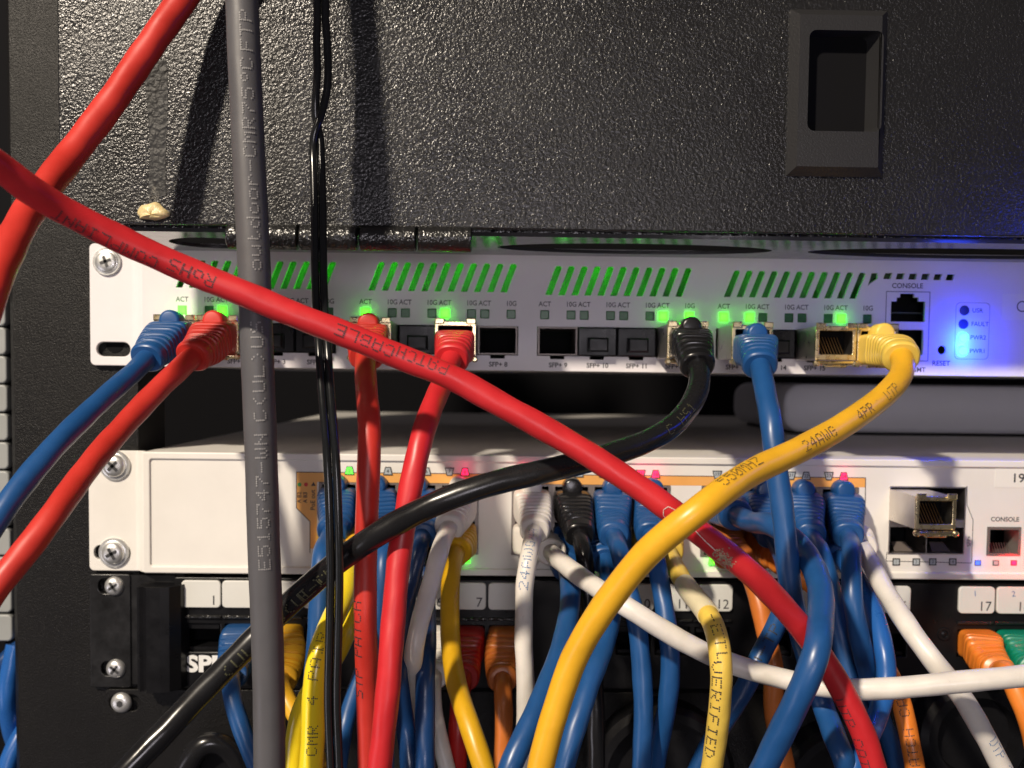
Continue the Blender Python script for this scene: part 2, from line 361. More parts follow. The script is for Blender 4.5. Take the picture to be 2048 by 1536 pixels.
def slot(px, pyt, pyb, dxp, wmm=2.35):
    t = PXZ(px, pyt, FY); b = PXZ(px - dxp, pyb, FY); h = wmm / 2
    return [(b[0] - h, b[1]), (b[0] + h, b[1]), (t[0] + h, t[1] - .7), (t[0] + h * .6, t[1]), (t[0] - h * .6, t[1]), (t[0] - h, t[1] - .7)]
for x0, nn, yt, yb in ((378, 12, 519, 575), (763, 11, 524, 581), (1117, 11, 532, 590), (1474, 11, 541, 594)):
    pit = {378: 26.1, 763: 26.4, 1117: 26.0, 1474: 25.1}[x0]
    for k in range(nn): holes.append(slot(x0 + pit * k, yt + k * .4, yb + k * .35, 20))
t = PXZ(1749, 546, FY); b = PXZ(1738, 572, FY); holes.append([(b[0] - .4, b[1]), (b[0] + .8, b[1] + 1.2), (t[0] + 1.2, t[1] - 2), (t[0] + 1.2, t[1]), (t[0] - 1, t[1])])
for k in range(6):
    c = PXZ(1776 + 25 * k, 552 + .5 * k, FY); holes.append([(c[0] - 1.7, c[1] - 1.1), (c[0] + .9, c[1] - 1.1), (c[0] + 1.5, c[1] + 1.1), (c[0] - 1.1, c[1] + 1.1)])
leds = []
for p in range(1, 17):
    for sgn, kind in ((-1, 'ACT'), (1, '10G')):
        x = XP[p] + sgn * 4.75; leds.append((p, kind, x)); holes.append(rrect(x - 1.65, x + 1.65, ZLED - 1.65, ZLED + 1.65, .3, 2))
zp0, zp1 = ZPORT - 5.4, ZPORT + 5.2
for g0 in (1, 5, 9, 13):
    xa, xb = XP[g0] - 7.4, XP[g0 + 3] + 7.4
    pl = [(xa, zp0)]
    for i in range(4):
        pl += [(XP[g0 + i] - 2.6, zp0), (XP[g0 + i] - 2.6, zp0 - 1.1), (XP[g0 + i] + 2.6, zp0 - 1.1), (XP[g0 + i] + 2.6, zp0)]
    pl += [(xb, zp0), (xb, zp1), (xa, zp1)]; holes.append(pl)
cx, cz0 = PXZ(1816, 617, FY)
holes.append([(cx - 6.2, cz0 - 4.8), (cx + 6.2, cz0 - 4.8), (cx + 6.2, cz0 + 2.6), (cx + 3.8, cz0 + 2.6), (cx + 3.8, cz0 + 4.0), (cx + 2.2, cz0 + 4.0), (cx + 2.2, cz0 + 5.4), (cx - 3.0, cz0 + 5.4), (cx - 3.0, cz0 + 4.0), (cx - 4.2, cz0 + 4.0), (cx - 4.2, cz0 + 2.6), (cx - 6.2, cz0 + 2.6)])
cx2, cz2 = PXZ(1812, 685, FY); holes.append(rrect(cx2 - 6.2, cx2 + 6.2, cz2 - 4.6, cz2 + 4.6, .3, 2))
rs = PXZ(1884, 700, FY); holes.append(circ(rs[0], rs[1], 1.6))
RL = [PXZ(1929, 621, FY), PXZ(1927, 648, FY), PXZ(1925, 675, FY), PXZ(1924, 702, FY)]
for c in RL: holes.append(circ(c[0], c[1], 1.85))
plate('faceplate', rrect(xf0 + .3, xf1, .2, 44, .6), holes, FY, FY + 1.2, MT['uwhite'], sw)
m = MB(); m.box(xf0 + 1, xf1, FY + 1.21, 220, 43, 43.8); m.box(xf0 + 1, xf1, FY + 1.21, 220, .3, 1.1); m.box(xf0 + 1, xf0 + 1.8, FY + 1.21, 220, 1.11, 42.99); m.build('chassis', MT['uwhite'], sw)
m = MB(); m.box(xf0 + 2, xf1, 13, 14, 23.2, 42.9); m.box(xf0 + 2, xf1, 0, 12.9, 22.9, 23.15); m.build('circuit_board', MT['innergrey'], sw)
m = MB()
for k in range(95): 
    xx = xf0 + 8 + k * 4.7 + random.uniform(-1, 1); hh = random.uniform(2, 9); m.box(xx, xx + random.uniform(1, 2.6), 12.9 - random.uniform(1, 4), 12.99, 23.3, 23.3 + hh)
m.build('board_components', MT['innergrey'], sw, stuff=True)
MB().box(cx - 9, cx + 9, 5, 6, 1.3, 36).build('console_light_block', MT['void'], sw)  # black sheet added to keep green inner light out of the console opening
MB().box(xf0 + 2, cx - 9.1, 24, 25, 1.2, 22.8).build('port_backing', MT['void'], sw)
LIT = {(1, 'ACT'), (2, 'ACT'), (5, 'ACT'), (7, 'ACT'), (12, 'ACT'), (12, '10G'), (13, 'ACT'), (13, '10G'), (15, '10G') if 0 else (16, 'ACT')}
for p, kind, x in leds:
    lit = (p, kind) in LIT
    l = MB().box(x - 1.62, x + 1.62, FY + (-.35 if lit else .35), FY + 2, ZLED - 1.62, ZLED + 1.62, .3).build('port_light', MT['ledg' if lit else 'ledoff'], sw)
    if lit:
        l['label'] = 'lit green port light'
        lamp('POINT', 'green_led_lamp', (x, FY - 1.9, ZLED), .0005, (.10, 1, .02), .4)
for i, c in enumerate(RL):
    MB().lathe((c[0], FY + .9, c[1]), (0, -1, 0), [(0, 1.8), (.9 if i < 2 else 1.4, 1.8), (1.1 if i < 2 else 1.8, 1.3)], 20).build('status_light', MT['ledblk' if i == 0 else ('ledblk' if i == 1 else 'ledc')], sw, smooth=True)
for c in RL[2:]: lamp('POINT', 'blue_led_lamp', (c[0], FY - 4.5, c[1]), .020, (.005, .04, 1), .4)
for i in range(9):                                   # green light inside the housing behind the vents
    x = 52 + 27 * i
    lamp('POINT', 'inner_green_led', (x, 4, 40.5), .0042 * (1 if i < 6 else .5), (.03, 1, .01), 1)
    if i < 6: lamp('POINT', 'inner_green_led', (x + 12, 5, 26), .0026, (.03, 1, .01), 1)
T = Txt(); y = FY - .03
for p, kind, x in leds: T.add(kind, x, ZLED + 3.75, 2.5, y, bold=.03, sx=.9)
for p in range(1, 16): T.add('SFP+ %d' % p, XP[p] + .3, zp0 - 3.3, 2.4, y, bold=.05)
T.add('MGMT', cx2 + 4, zp0 - 3.4, 2.4, y, bold=.04)
c = PXZ(1815, 572, FY); T.add('CONSOLE', c[0], c[1], 2.5, y, bold=.04)
c = PXZ(1882, 727, FY); T.add('RESET', c[0], c[1], 2.5, y, bold=.04)
for s_, q in zip(('USR', 'FAULT', 'PWR2', 'PWR1'), RL): T.add(s_, q[0] + 2.8, q[1], 2.2, y, align='LEFT', bold=.02)
T.build('printed_text', MT['ink'], sw)
def frame_line(parent, name, pl_out, t, y, m_):
    xs = [p[0] for p in pl_out]; cxm = sum(xs) / len(xs); zm = sum(p[1] for p in pl_out) / len(pl_out)
    w_ = max(xs) - min(xs); h_ = max(p[1] for p in pl_out) - min(p[1] for p in pl_out)
    inn_ = [(cxm + (x - cxm) * (1 - 2 * t / w_), zm + (z - zm) * (1 - 2 * t / h_)) for x, z in pl_out]
    return plate(name, pl_out, [inn_], y - .03, y, m_, parent)
frame_line(sw, 'light_frame_print', rrect(RL[0][0] - 3.2, RL[0][0] + 9.3, RL[3][1] - 3.0, RL[0][1] + 2.9, 1.6), .16, FY - .01, MT['greyink'])
frame_line(sw, 'console_frame', rrect(cx - 8.2, cx + 8.0, cz2 - 6.8, cz0 + 6.2, .3), .35, FY - .01, MT['greyink'])
s1 = plate('label_sticker', rrect(X(2004, 610, FY), X(2160, 610, FY), Zc(2020, 640, FY), Zc(2020, 588, FY), .3), [], FY - .12, FY - .01, MT['sticker'], sw)
frame_line(sw, 'sticker_logo', circ(X(2044, 613, FY), Zc(2044, 613, FY), 2.0), .4, FY - .13, MT['ink'])
for x0, nn, yt, yb in ((362, 13, 519, 584), (745, 12, 514, 592), (1099, 12, 522, 598), (1456, 12, 530, 604)):   # shallow embossed surround of each vent field
    w_ = 26 * nn + 8
    q = [PXZ(x0 - 25, yb, FY), PXZ(x0 + w_ - 32, yb + 4, FY), PXZ(x0 + w_, yt + 4, FY), PXZ(x0 + 4, yt, FY)]
    frame_line(sw, 'vent_surround', q, .3, FY, MT['uwhite'])
screw(sw, 215, 524, -.6, 3.9, True, .35, flat=True)
# cages with thin metal rims
for p in (8, 9):
    o = rrect(XP[p] - 7.1, XP[p] + 7.1, zp0 + .3, zp1 - .1); plate('port_cage', o, [rrect(XP[p] - 6.5, XP[p] + 6.5, zp0 + .8, zp1 - .7)], FY - .3, 18, MT['block'], sw)
# dust plugs
first = None; names = {3: 'third port, just right of the grey cable', 4: 'fourth port, behind the thin cord', 6: 'port between the two red plugs', 10: 'port marked 10, beside the open port', 11: 'port marked 11, nearest the black cable', 14: 'port right of the blue plug'}
for p in (3, 4, 6, 10, 11, 14):
    if first is None:
        first = dpl = thing('dust_plug', 'black rubber dust plug filling the ' + names[p], 'dust plug', (XP[p], FY, ZPORT), 'dust plugs in empty ports')
        MB().box(XP[p] - 7.05, XP[p] + 7.05, FY - 1.2, 10, zp0 + .1, zp1 - .1, .5).build('plug_body', MT['black'], dpl)
        MB().box(XP[p] - 3.6, XP[p] + 3.6, FY - 6, FY - 1.21, zp0 + 1.6, zp0 + 6.6, .6).build('pull_tab', MT['black'], dpl)
    else: dup(first, XP[p] - XP[3], 0, 'black rubber dust plug filling the ' + names[p])

# SFP modules
def sfp(px_x, zc, yf, yb, label, loc=None):
    t = thing('transceiver_module', label, 'transceiver module', (px_x, yf, zc), 'metal transceiver modules'); x = px_x; hw = 6.9; zt_, zb_ = zc + 5.3, zc - 6.0
    m = MB()
    m.box(x - hw, x - hw + .7, yf + .5, yb, zb_, zt_); m.box(x + hw - .7, x + hw, yf + .5, yb, zb_, zt_); m.box(x - hw + .71, x + hw - .71, yf + .5, yb, zt_ - .7, zt_); m.box(x - hw + .71, x + hw - .71, yf + .5, yb, zb_, zb_ + .7)
    m.build('shell', MT['nickel'], t)
    plate('bezel', rrect(x - hw - .1, x + hw + .1, zb_ - .1, zt_ + .1, .5, 3), [rrect(x - hw + 1.25, x + hw - 1.25, zb_ + 1.9, zt_ - 1.5, .3, 2)], yf - .5, yf + .5, MT['gold'], t, .25)
    m = MB(); m.box(x - hw + .75, x + hw - .75, yf + 9, yf + 9.5, zb_ + .75, zt_ - .75); m.build('socket', MT['void'], t)
    m = MB()
    for k in range(8): 
        xx = x - 3.8 + k * 1.02
        m.add([(xx - .16, yf + 1.5, zb_ + 2.0), (xx + .16, yf + 1.5, zb_ + 2.0), (xx + .16, yf + 8.5, zc + 2), (xx - .16, yf + 8.5, zc + 2)], [(0, 1, 2, 3)])
    m.build('contacts', MT['contact'], t)
    for s in (-1, 1):
        MB().box(x + s * (hw - 1.6) - 1.6, x + s * (hw - 1.6) + 1.6, yf - 1.4, yf - .52, zt_ - .9, zt_ + 1.1, .3).build('spring_tab', MT['gold'], t)
    m = MB(); m.lathe((x - hw - .2, yf - .9, zb_ - 1.2), (1, 0, 0), [(0, .55), (.3, .8), (13.6, .8), (14.0, .55)], 12)
    m.build('bail_bar', MT['gold'], t, smooth=True)
    m = MB()
    for s in (-1, 1):
        m.lathe((x + s * (hw - .3), yf - 1.0, zb_ - 1.3), (0, -1, 0), [(-.8, 1.1), (.6, 1.1), (1.1, .6)], 14); m.lathe((x + s * 2.4, yf - .6, zb_ - 1.6), (s, 0, 0), [(-1.2, .9), (1.2, .9), (1.5, .4)], 12)
    m.box(x - 3.4, x + 3.4, yf - 1.5, yf + .4, zb_ - 2.6, zb_ - 1.9, .2)
    m.build('latch_rivets', MT['gold'], t, smooth=True)
    return t
YM = -25.5
for p, lb in ((1, 'gilded module in the first port, under the blue boot'), (2, 'gilded module under the red boot left of the grey cable'), (5, 'gilded module holding the red plug beside the thin cord'), (7, 'gilded module holding the red plug in the middle, left of port SFP+ 8'),
              (12, 'gilded module holding the black plug'), (13, 'gilded module holding the blue plug in the upper switch'), (15, 'gilded module left open and empty, beside the yellow plug'), (16, 'gilded module holding the yellow plug')):
    sfp(XP[p], ZPORT, YM, 12, lb)

# ================================================================ LOWER SWITCH
G = 30.39; ZT = -G - .2; ZB = -G - 44.2
lw = thing('network_switch', 'lower cream rack switch with orange port band and red port lights', 'network switch', (150, 0, ZB))
xq0 = X(291, 1020)
plate('rack_ear', rrect(X(179, 1020), xq0 + 1, ZB, ZT, 1.8), [rrect(X(189, 1106), X(262, 1106), Zc(228, 1119), Zc(228, 1090), 2.4)], -.6, 1.4, MT['lwhite'], lw, .25)
m = MB(); vs = []
for i in range(9):
    t = i / 8; sxx = t * t * (3 - 2 * t); vs += [(xq0 - 3.2 + 4.2 * t, -.62 - 3.2 * sxx, ZB + .3), (xq0 - 3.2 + 4.2 * t, -.62 - 3.2 * sxx, ZT - .3)]
m.add(vs, [(2 * i, 2 * i + 2, 2 * i + 3, 2 * i + 1) for i in range(8)]); m.build('ear_bend', MT['lwhite'], lw, smooth=True)
bw = 2.6
zi1 = ZT - bw; zi0 = ZB + bw
plate('rim', rrect(xq0 + .6, 455, ZB, ZT, .8), [rrect(xq0 + .6 + bw, 452, zi0, zi1, .9)], FY - .6, FY + 1.5, MT['lwhite'], lw, .45)
hl = []; BLK = [(637, 957, 1), (1023, 1340, 2), (1402, 1716, 3)]
zb1, zb0 = Zc(1180, 967), Zc(1180, 1108)
for a, b, _ in BLK: hl.append(rrect(X(a, 1040, FY), X(b, 1040, FY), zb0, zb1, .2, 2))
sx0, sx1, sz0, sz1 = X(1778, 1040, FY), X(1931, 1040, FY), Zc(1850, 1109, FY), Zc(1850, 973, FY)
hl.append(rrect(sx0, sx1, sz0, sz1)); kx0, kx1, kz0, kz1 = X(1974, 1080, FY), X(2042, 1080, FY), Zc(2008, 1112, FY), Zc(2008, 1054, FY); hl.append(rrect(kx0, kx1, kz0, kz1))
plate('faceplate', rrect(xq0 + 1.5, 454, ZB + 1, ZT - 1, 0), hl, FY + .2, FY + 1.2, MT['lwhite'], lw)
m = MB(); m.box(xq0 + .6, 455, FY + 1.55, 400, ZT - 1.2, ZT - .1); m.box(xq0 + .6, 455, FY + 1.55, 400, ZB + .1, ZB + 1.2); m.box(xq0 + .6, xq0 + 1.8, FY + 1.55, 400, ZB + 1.21, ZT - 1.21)
m.build('chassis', MT['lwhite'], lw)
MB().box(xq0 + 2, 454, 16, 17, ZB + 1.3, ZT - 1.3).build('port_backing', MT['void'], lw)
for a, b, n_ in BLK:
    xa, xb = X(a, 1040, FY) + .1, X(b, 1040, FY) - .1; cw = (xb - xa) / 4; hs = []; zm = (zb0 + zb1) / 2
    for k in range(4):
        c0 = xa + cw * (k + .5)
        for r_, (za, zc_) in enumerate(((zb0 + .8, zm - .8), (zm + .8, zb1 - .8))):
            hs.append(rrect(c0 - 6.0, c0 + 6.0, za, zc_))
    blk = plate('port_block', rrect(xa, xb, zb0 + .1, zb1 - .1), hs, FY - .2, FY + 14, MT['block'], lw)
    m = MB()
    for k in range(4):
        c0 = xa + cw * (k + .5)
        for kk in range(8): m.box(c0 - 3.8 + kk * 1.0, c0 - 3.5 + kk * 1.0, FY + 5, FY + 6, zb0 + 2, zb0 + 5)
    m.build('contacts', MT['contact'], blk, stuff=True)
# orange printed band
a = PXZ; yb_ = FY + .2
def op(px, py): return PXZ(px, py, yb_)
zo1 = Zc(1180, 950, yb_); zo0 = zb1 + .02
xo0, xo1 = X(593, 950, yb_), X(1731, 955, yb_); xc0 = X(634, 1030, yb_)
poly = [(xo0, zo1), (xo1, zo1), (xo1, zo0), (xc0, zo0), (xc0, Zc(634, 1097, yb_)), (X(620, 1097, yb_), Zc(620, 1097, yb_)), (X(620, 1044, yb_), Zc(620, 1043, yb_)), (xo0, Zc(593, 1016, yb_))][::-1]
plate('orange_band', poly, [], yb_ - .06, yb_ - .01, MT['orange_print'], lw)
def stroke(mb, pts, w_, y):
    for (x0, z0), (x1, z1) in zip(pts[:-1], pts[1:]):
        d = math.hypot(x1 - x0, z1 - z0); nx, nz = -(z1 - z0) / d * w_ / 2, (x1 - x0) / d * w_ / 2
        mb.add([(x0 + nx, y, z0 + nz), (x0 - nx, y, z0 - nz), (x1 - nx, y, z1 - nz), (x1 + nx, y, z1 + nz)], [(0, 1, 2, 3)])
ln = MB(); stroke(ln, [(X(620, 1106, yb_), Zc(620, 1106, yb_)), (X(620, 1044, yb_), Zc(620, 1043, yb_)), (xo0, Zc(593, 1016, yb_)), (xo0, zo1), (xo1, zo1), (X(1728, 1100, yb_), Zc(1728, 1030, yb_))], .28, yb_ - .09)
stroke(ln, [op(1934, 972), op(1934, 1010), op(1946, 1040), op(1943, 1126), op(1772, 1122), op(1774, 1104)], .25, yb_ - .04)
ln.build('outline_print', MT['ink'], lw)
for px, py in ((932, 1120), (1196, 1120), (1424, 1123), (853, 1108), (2100, 1120)):
    x, z = PXZ(px, py, FY - .7); o = plate('port_light', [(x - 1.6, z - 1.1), (x + 1.6, z - 1.1), (x + 1.0, z + 1.2), (x - 1.0, z + 1.2)], [], FY - .95, FY - .62, MT['ledg'], lw); o['label'] = 'lit green port light'
    lamp('POINT', 'green_led_lamp', (x, FY - 3, z), .00018, (.12, 1, .03), .4)
T = Txt()
yy = yb_ - .11
T.add('PoE out', *op(626, 1000), 2.3, yy, rot=math.pi / 2, bold=.03); T.add('A B3', *op(611, 995), 2.0, yy, rot=math.pi / 2, bold=.03); T.add('A B2', *op(599, 995), 2.0, yy, rot=math.pi / 2, bold=.03)
T.add('CONSOLE', *op(2010, 1039), 2.3, yy + .06, bold=.05); T.add('SFP+', *op(1938, 1082), 2.0, yy, rot=math.pi / 2)
T.mb.lathe((*[op(627, 969)[0]], yy + .03, op(627, 969)[1]), (0, -1, 0), [(0, 1.0), (.03, .9)], 3)
# port markers
MK = [(668, 'd', 1, 0), (699, 'u', 2, 'g'), (745, 'd', 3, 0), (776, 'u', 4, 0), (822, 'd', 5, 0), (853, 'u', 6, 0), (899, 'd', 7, 0), (930, 'u', 8, 'r'), (1050, 'd', 9, 'r'), (1081, 'u', 10, 0), (1127, 'd', 11, 0), (1158, 'u', 12, 0), (1204, 'd', 13, 0), (1235, 'u', 14, 0), (1281, 'd', 15, 'r'), (1311, 'u', 16, 'r'),
      (1434, 'd', 17, 0), (1464, 'u', 18, 0), (1508, 'd', 19, 0), (1538, 'u', 20, 0), (1582, 'd', 21, 0), (1612, 'u', 22, 0), (1657, 'd', 23, 0), (1687, 'u', 24, 'r')]
for px, k, n_, st in MK:
    py = 941 + (px - 700) * .0115; x, z = PXZ(px, py, yb_); s = 1 if k == 'u' else -1
    tz = lambda q: [(x - 1.75 * q, z - s * 1.5 * q), (x + 1.75 * q, z - s * 1.5 * q), (x + 1.0 * q, z + s * 1.5 * q), (x - 1.0 * q, z + s * 1.5 * q)][::s]
    o = plate('port_marker_rim', tz(1.0), [tz(.78)], yb_ - .35, yb_ - .02, MT['ink'], lw)
    f_ = plate('port_marker', tz(.78), [], yb_ - .3, yb_ - .02, MT[{0: 'ledgrey', 'g': 'ledg', 'r': 'ledr'}[st]], lw)
    if st: f_['label'] = {'g': 'lit green port light', 'r': 'lit red port light'}[st]
    T.add(str(n_), x, z - s * .1, 1.7, yb_ - .37, bold=.02)
    if st == 'r': lamp('POINT', 'red_led_lamp', (x, yb_ - 3.5, z + 1), .00035, (1, .02, .12), 1)
for i, px in enumerate((1792, 1832, 1865, 1905)):
    x, z = PXZ(px, 1123.5, yb_); plate('slot_marker', rrect(x - 1.35, x + 1.35, z - 1.3, z + 1.3), [rrect(x - 1.0, x + 1.0, z - .95, z + .95)], yb_ - .3, yb_ - .05, MT['ink'], lw)
    plate('slot_light', rrect(x - 1.0, x + 1.0, z - .95, z + .95), [], yb_ - .2, yb_ - .05, MT['ledgrey'], lw); T.add(str(i + 1), x, z, 1.7, yb_ - .23)
for px, mm in ((1955, 'ledblue'), (1991, 'ledgrey'), (2027, 'ledr')):
    x, z = PXZ(px, 1125.5, yb_); plate('status_marker', rrect(x - 1.1, x + 1.1, z - .95, z + .95), [rrect(x - .85, x + .85, z - .7, z + .7)], yb_ - .3, yb_ - .05, MT['ink'], lw)
    plate('status_light', rrect(x - .85, x + .85, z - .7, z + .7), [], yb_ - .25, yb_ - .05, MT[mm], lw)
    if mm == 'ledr': lamp('POINT', 'red_led_lamp', (x, yb_ - 3.2, z + .6), .005, (1, .01, .015), 1)
    if mm == 'ledblue': lamp('POINT', 'blue_led_lamp', (x, yb_ - 2.2, z + .3), .0002, (.05, .1, 1), 1)
x, z = PXZ(2005, 951, yb_); plate('label_sticker', rrect(X(1990, 951, yb_), 330 + 60, Zc(2010, 975, yb_), Zc(2010, 929, yb_), .2), [], yb_ - .12, yb_ - .01, MT['sticker'], lw)
T.add('19', X(2036, 957, yb_), Zc(2036, 957, yb_), 4.6, yb_ - .14, bold=.06, sx=1.1)
T.build('printed_text', MT['ink'], lw)
for (px, py), c in (((599, 969), (.05, .35, .08)), ((612, 969), (.6, .03, .03))):
    q = op(px, py); mm = mat('print_dot', c, .5); MB().lathe((q[0], yb_ - .05, q[1]), (0, -1, 0), [(0, .75), (.06, .7)], 14).build('legend_dot', mm, lw)
# SFP cage 2 x 2 and console jack
m = MB(); cxm = (sx0 + sx1) / 2; czm = (sz0 + sz1) / 2 - .6
m.box(sx0, sx0 + .5, FY, 14, sz0, sz1); m.box(sx1 - .5, sx1, FY, 14, sz0, sz1); m.box(sx0 + .51, sx1 - .51, FY, 14, sz1 - .5, sz1); m.box(sx0 + .51, sx1 - .51, FY, 14, sz0, sz0 + .5)
m.box(cxm - .15, cxm + .15, FY + .1, 14, sz0 + .51, czm - 2.0)
m.build('cage_wall', MT['nickel'], lw)
MB().box(sx0 + .51, sx1 - .51, FY + .05, 14, czm - 1.9, czm + .9, .1).build('cage_divider', MT['nickel'], lw)
for s in (-1, 1):
    c0 = cxm + s * (sx1 - sx0) / 4
    m = MB(); m.add([(c0 - 3.5, FY + 3, sz0 + .6), (c0 + 3.5, FY + 3, sz0 + .6), (c0 + 2.6, FY + 8, sz0 + 3.4), (c0 - 2.6, FY + 8, sz0 + 3.4)], [(0, 1, 2, 3)]); m.build('cage_spring', MT['block'], lw)
sfp(cxm - 7.2, (czm + sz1) / 2 + .2, YM + 0, 13, 'long silver transceiver module with open gilded end, at the right of the lower switch')
m = MB()
for k in range(8): m.add([(kx0 + 2 + k, FY + 1, kz0 + .6), (kx0 + 2.5 + k, FY + 1, kz0 + .6), (kx0 + 3.7 + k, FY + 6, kz0 + 4), (kx0 + 3.2 + k, FY + 6, kz0 + 4)], [(0, 1, 2, 3)])
m.build('console_contacts', MT['nickel'], lw, stuff=True)
plate('console_jack', rrect(kx0 + .1, kx1 - .1, kz0 + .1, kz1 - .1), [rrect(kx0 + 1, kx1 - 1, kz0 + 1, kz1 - 1)], FY - .1, FY + 10, MT['block'], lw)
screw(lw, 231, 931, -.6, 4.3, True, .8); screw(lw, 229, 1105, -.6, 4.3, True, .5)

# pale grey device lying in the gap
gd = thing('grey_device', 'pale grey rounded box lying behind, in the gap between the two switches', 'device', (*P(1900, 868, 150),))
x0, x1, z0, z1 = X(1568, 820, 150), 560, Zc(1800, 866, 150), Zc(1800, 770, 150)
plate('housing', rrect(x0, x1, z0, z1, 9), [], 150, 260, MT['greydev'], gd, 2.5)
MB().box(x0 + 8, x1, 156, 255, z0 - 3, z0 - .02).build('foot_strip', MT['black'], gd)

# ================================================================ PATCH PANEL
ZP1 = Zc(229, 1147); ZP0 = Zc(229, 1374)
pp = thing('patch_panel', 'black patch panel with white number tiles, under the cream switch', 'patch panel', (150, 0, ZP0))
xp0 = X(181, 1250); xpb = X(352, 1250)
plate('rack_ear', rrect(xp0, X(262, 1250), ZP0, ZP1 - .2, .9), [rrect(X(197, 1173), X(246, 1173), Zc(228, 1187), Zc(228, 1157), 2.3), rrect(X(203, 1337), X(246, 1337), Zc(228, 1351), Zc(228, 1322), 2.3)], -.5, 1.6, MT['brushed'], pp, .3)
screw(pp, 229, 1172, -.5, 3.6, False, .6); screw(pp, 232, 1337, -.5, 3.6, False, .9)
# D handle: half-round post
xh0, xh1 = X(258, 1270, -16), X(343, 1270, -16); zc1, zc0 = Zc(300, 1183, -16), Zc(300, 1396, -16)
prof = [(xh0, -1), (xh0, -8.5), (xh0 + 1.2, -9.6), (xh0 + 2.4, -9.0), (xh0 + 4, -10.5), (xh1 - 6, -10.5), (xh1 - 3, -9.5), (xh1, -6), (xh1 + 1.5, -1)]
m = MB(); k = len(prof); m.add([(x, y, zc0) for x, y in prof] + [(x, y, zc1) for x, y in prof], [(i, (i + 1) % k, k + (i + 1) % k, k + i) for i in range(k)] + [tuple(range(k)), tuple(range(2 * k - 1, k - 1, -1))])
m.build('end_handle', MT['black'], pp)
PYF = -2.5
def jx(n):                                  # centre X of tile n from the photograph's spacing
    base = 404 + 79.6 * (n - 1); base += 50 * ((n - 1) // 4 + 0) if n > 4 else 0
    return base
TPX = {1: (365, 443), 2: (446, 524), 3: (527, 605), 4: (608, 686), 5: (735, 812), 6: (815, 893), 7: (895, 972), 8: (977, 1054), 9: (1151, 1228), 10: (1231, 1307), 11: (1309, 1385), 12: (1388, 1464), 13: (1514, 1589), 14: (1592, 1667), 15: (1669, 1743), 16: (1746, 1819), 17: (1915, 1987), 18: (1991, 2064), 19: (2067, 2140)}
ph = []; T = Txt()
zt1, zt0 = Zc(700, 1162, PYF), Zc(700, 1216, PYF); zj1, zj0 = Zc(700, 1250, PYF), Zc(700, 1306, PYF)
for n_, (a_, b_) in TPX.items():
    xa, xb = X(a_, 1190, PYF), X(b_, 1190, PYF); ph.append(rrect(xa + .6, xb - .6, zj0, zj1, .4, 2))
plate('panel_face', rrect(xpb, 400, ZP0 + 1.2, ZP1 - .6, 1.2), ph, PYF, PYF + 3, MT['black'], pp, .4)
plate('panel_bracket', rrect(X(250, 1250), xpb - .05, ZP0 + 1, ZP1 - .6, .5), [], .2, 1.8, MT['brushed'], pp)
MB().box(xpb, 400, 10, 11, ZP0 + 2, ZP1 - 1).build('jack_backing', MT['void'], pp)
for n_, (a_, b_) in TPX.items():
    xa, xb = X(a_, 1190, PYF), X(b_, 1190, PYF)
    tl = plate('number_tile', rrect(xa, xb, zt0, zt1, 1.5), [], PYF - 1.3, PYF - .01, MT['tile'], pp, .3)
    Txt().add(str(n_), xb - 1.2, zt0 + 2.6, 5.0, PYF - 1.34, align='RIGHT').build('tile_number', MT['ink'], tl)
    if n_ in (17, 18): Txt().add(str(n_ - 16), (xa + xb) / 2 - .8, zt1 - 2.6, 3, PYF - 1.34, rot=.1).build('handwriting', MT['blueink'], tl)
    MB().box(xa, xb, PYF - 1.2, PYF - .01, zj1 + 2.2, zj1 + 3.3, .3).build('tile_rail', MT['glossblack'], pp)
    m = MB(); m.box(xa + 1.2, xb - 1.2, PYF + 1, PYF + 9, zj1 - 2.0, zj1 - .2); m.box(xa + 1.2, xb - 1.2, PYF + 2, PYF + 9, zj0 + .2, zj0 + 1.4); m.build('jack_shroud', MT['black'], pp)
y = PYF - .04
T = Txt(); c = PXZ(374, 1329, PYF); T.add('SPE', c[0] - .3, c[1], 8.2, y, bold=.35, align='LEFT', sx=1.15); T.build('brand_lettering', MT['whiteink'], pp); T = Txt(); c = PXZ(588, 1318, PYF); T.add('TM', c[0], c[1], 2.6, y); T.build('trademark_lettering', MT['whiteink'], pp)
for px in (1888,): c = P(px, 1268, PYF); m = MB(); m.lathe((c[0], PYF, c[2]), (0, -1, 0), [(0, 2.6), (.5, 2.3), (.5, 1.4), (.1, 1.2), (.4, .6)], 20); m.build('rivet', MT['black'], pp, smooth=True)

# ================================================================ EQUIPMENT BELOW
bp = thing('blank_panel', 'dark blank panel under the patch panel at the bottom left, with one round screw', 'panel', (120, 0, -160))
plate('panel_plate', rrect(X(210, 1450), 420, -260, Zc(240, 1378), 2), [rrect(X(219, 1405), X(279, 1405), Zc(240, 1422), Zc(240, 1389), 2.8)], -.2, 2, MT['rail'], bp, .3)
c = screw(bp, 243, 1405, -.2, 3.9, False, 0, socket='hex')
for px, py, r_, lb in ((1330, 1560, 26, 'second'), (1700, 1590, 24, 'third'), (1960, 1480, 20, 'fourth'), (440, 1560, 15, 'first')):
    c = P(px, py, -14); m = MB()
    m.lathe((c[0], -.5, c[2]), (0, -1, 0), [(0, r_), (10, r_), (12.5, r_ - 2), (12.6, r_ - 5), (7, r_ - 6), (6.5, 3)], 48); m.build('round_boss', MT['black'], bp, smooth=True)

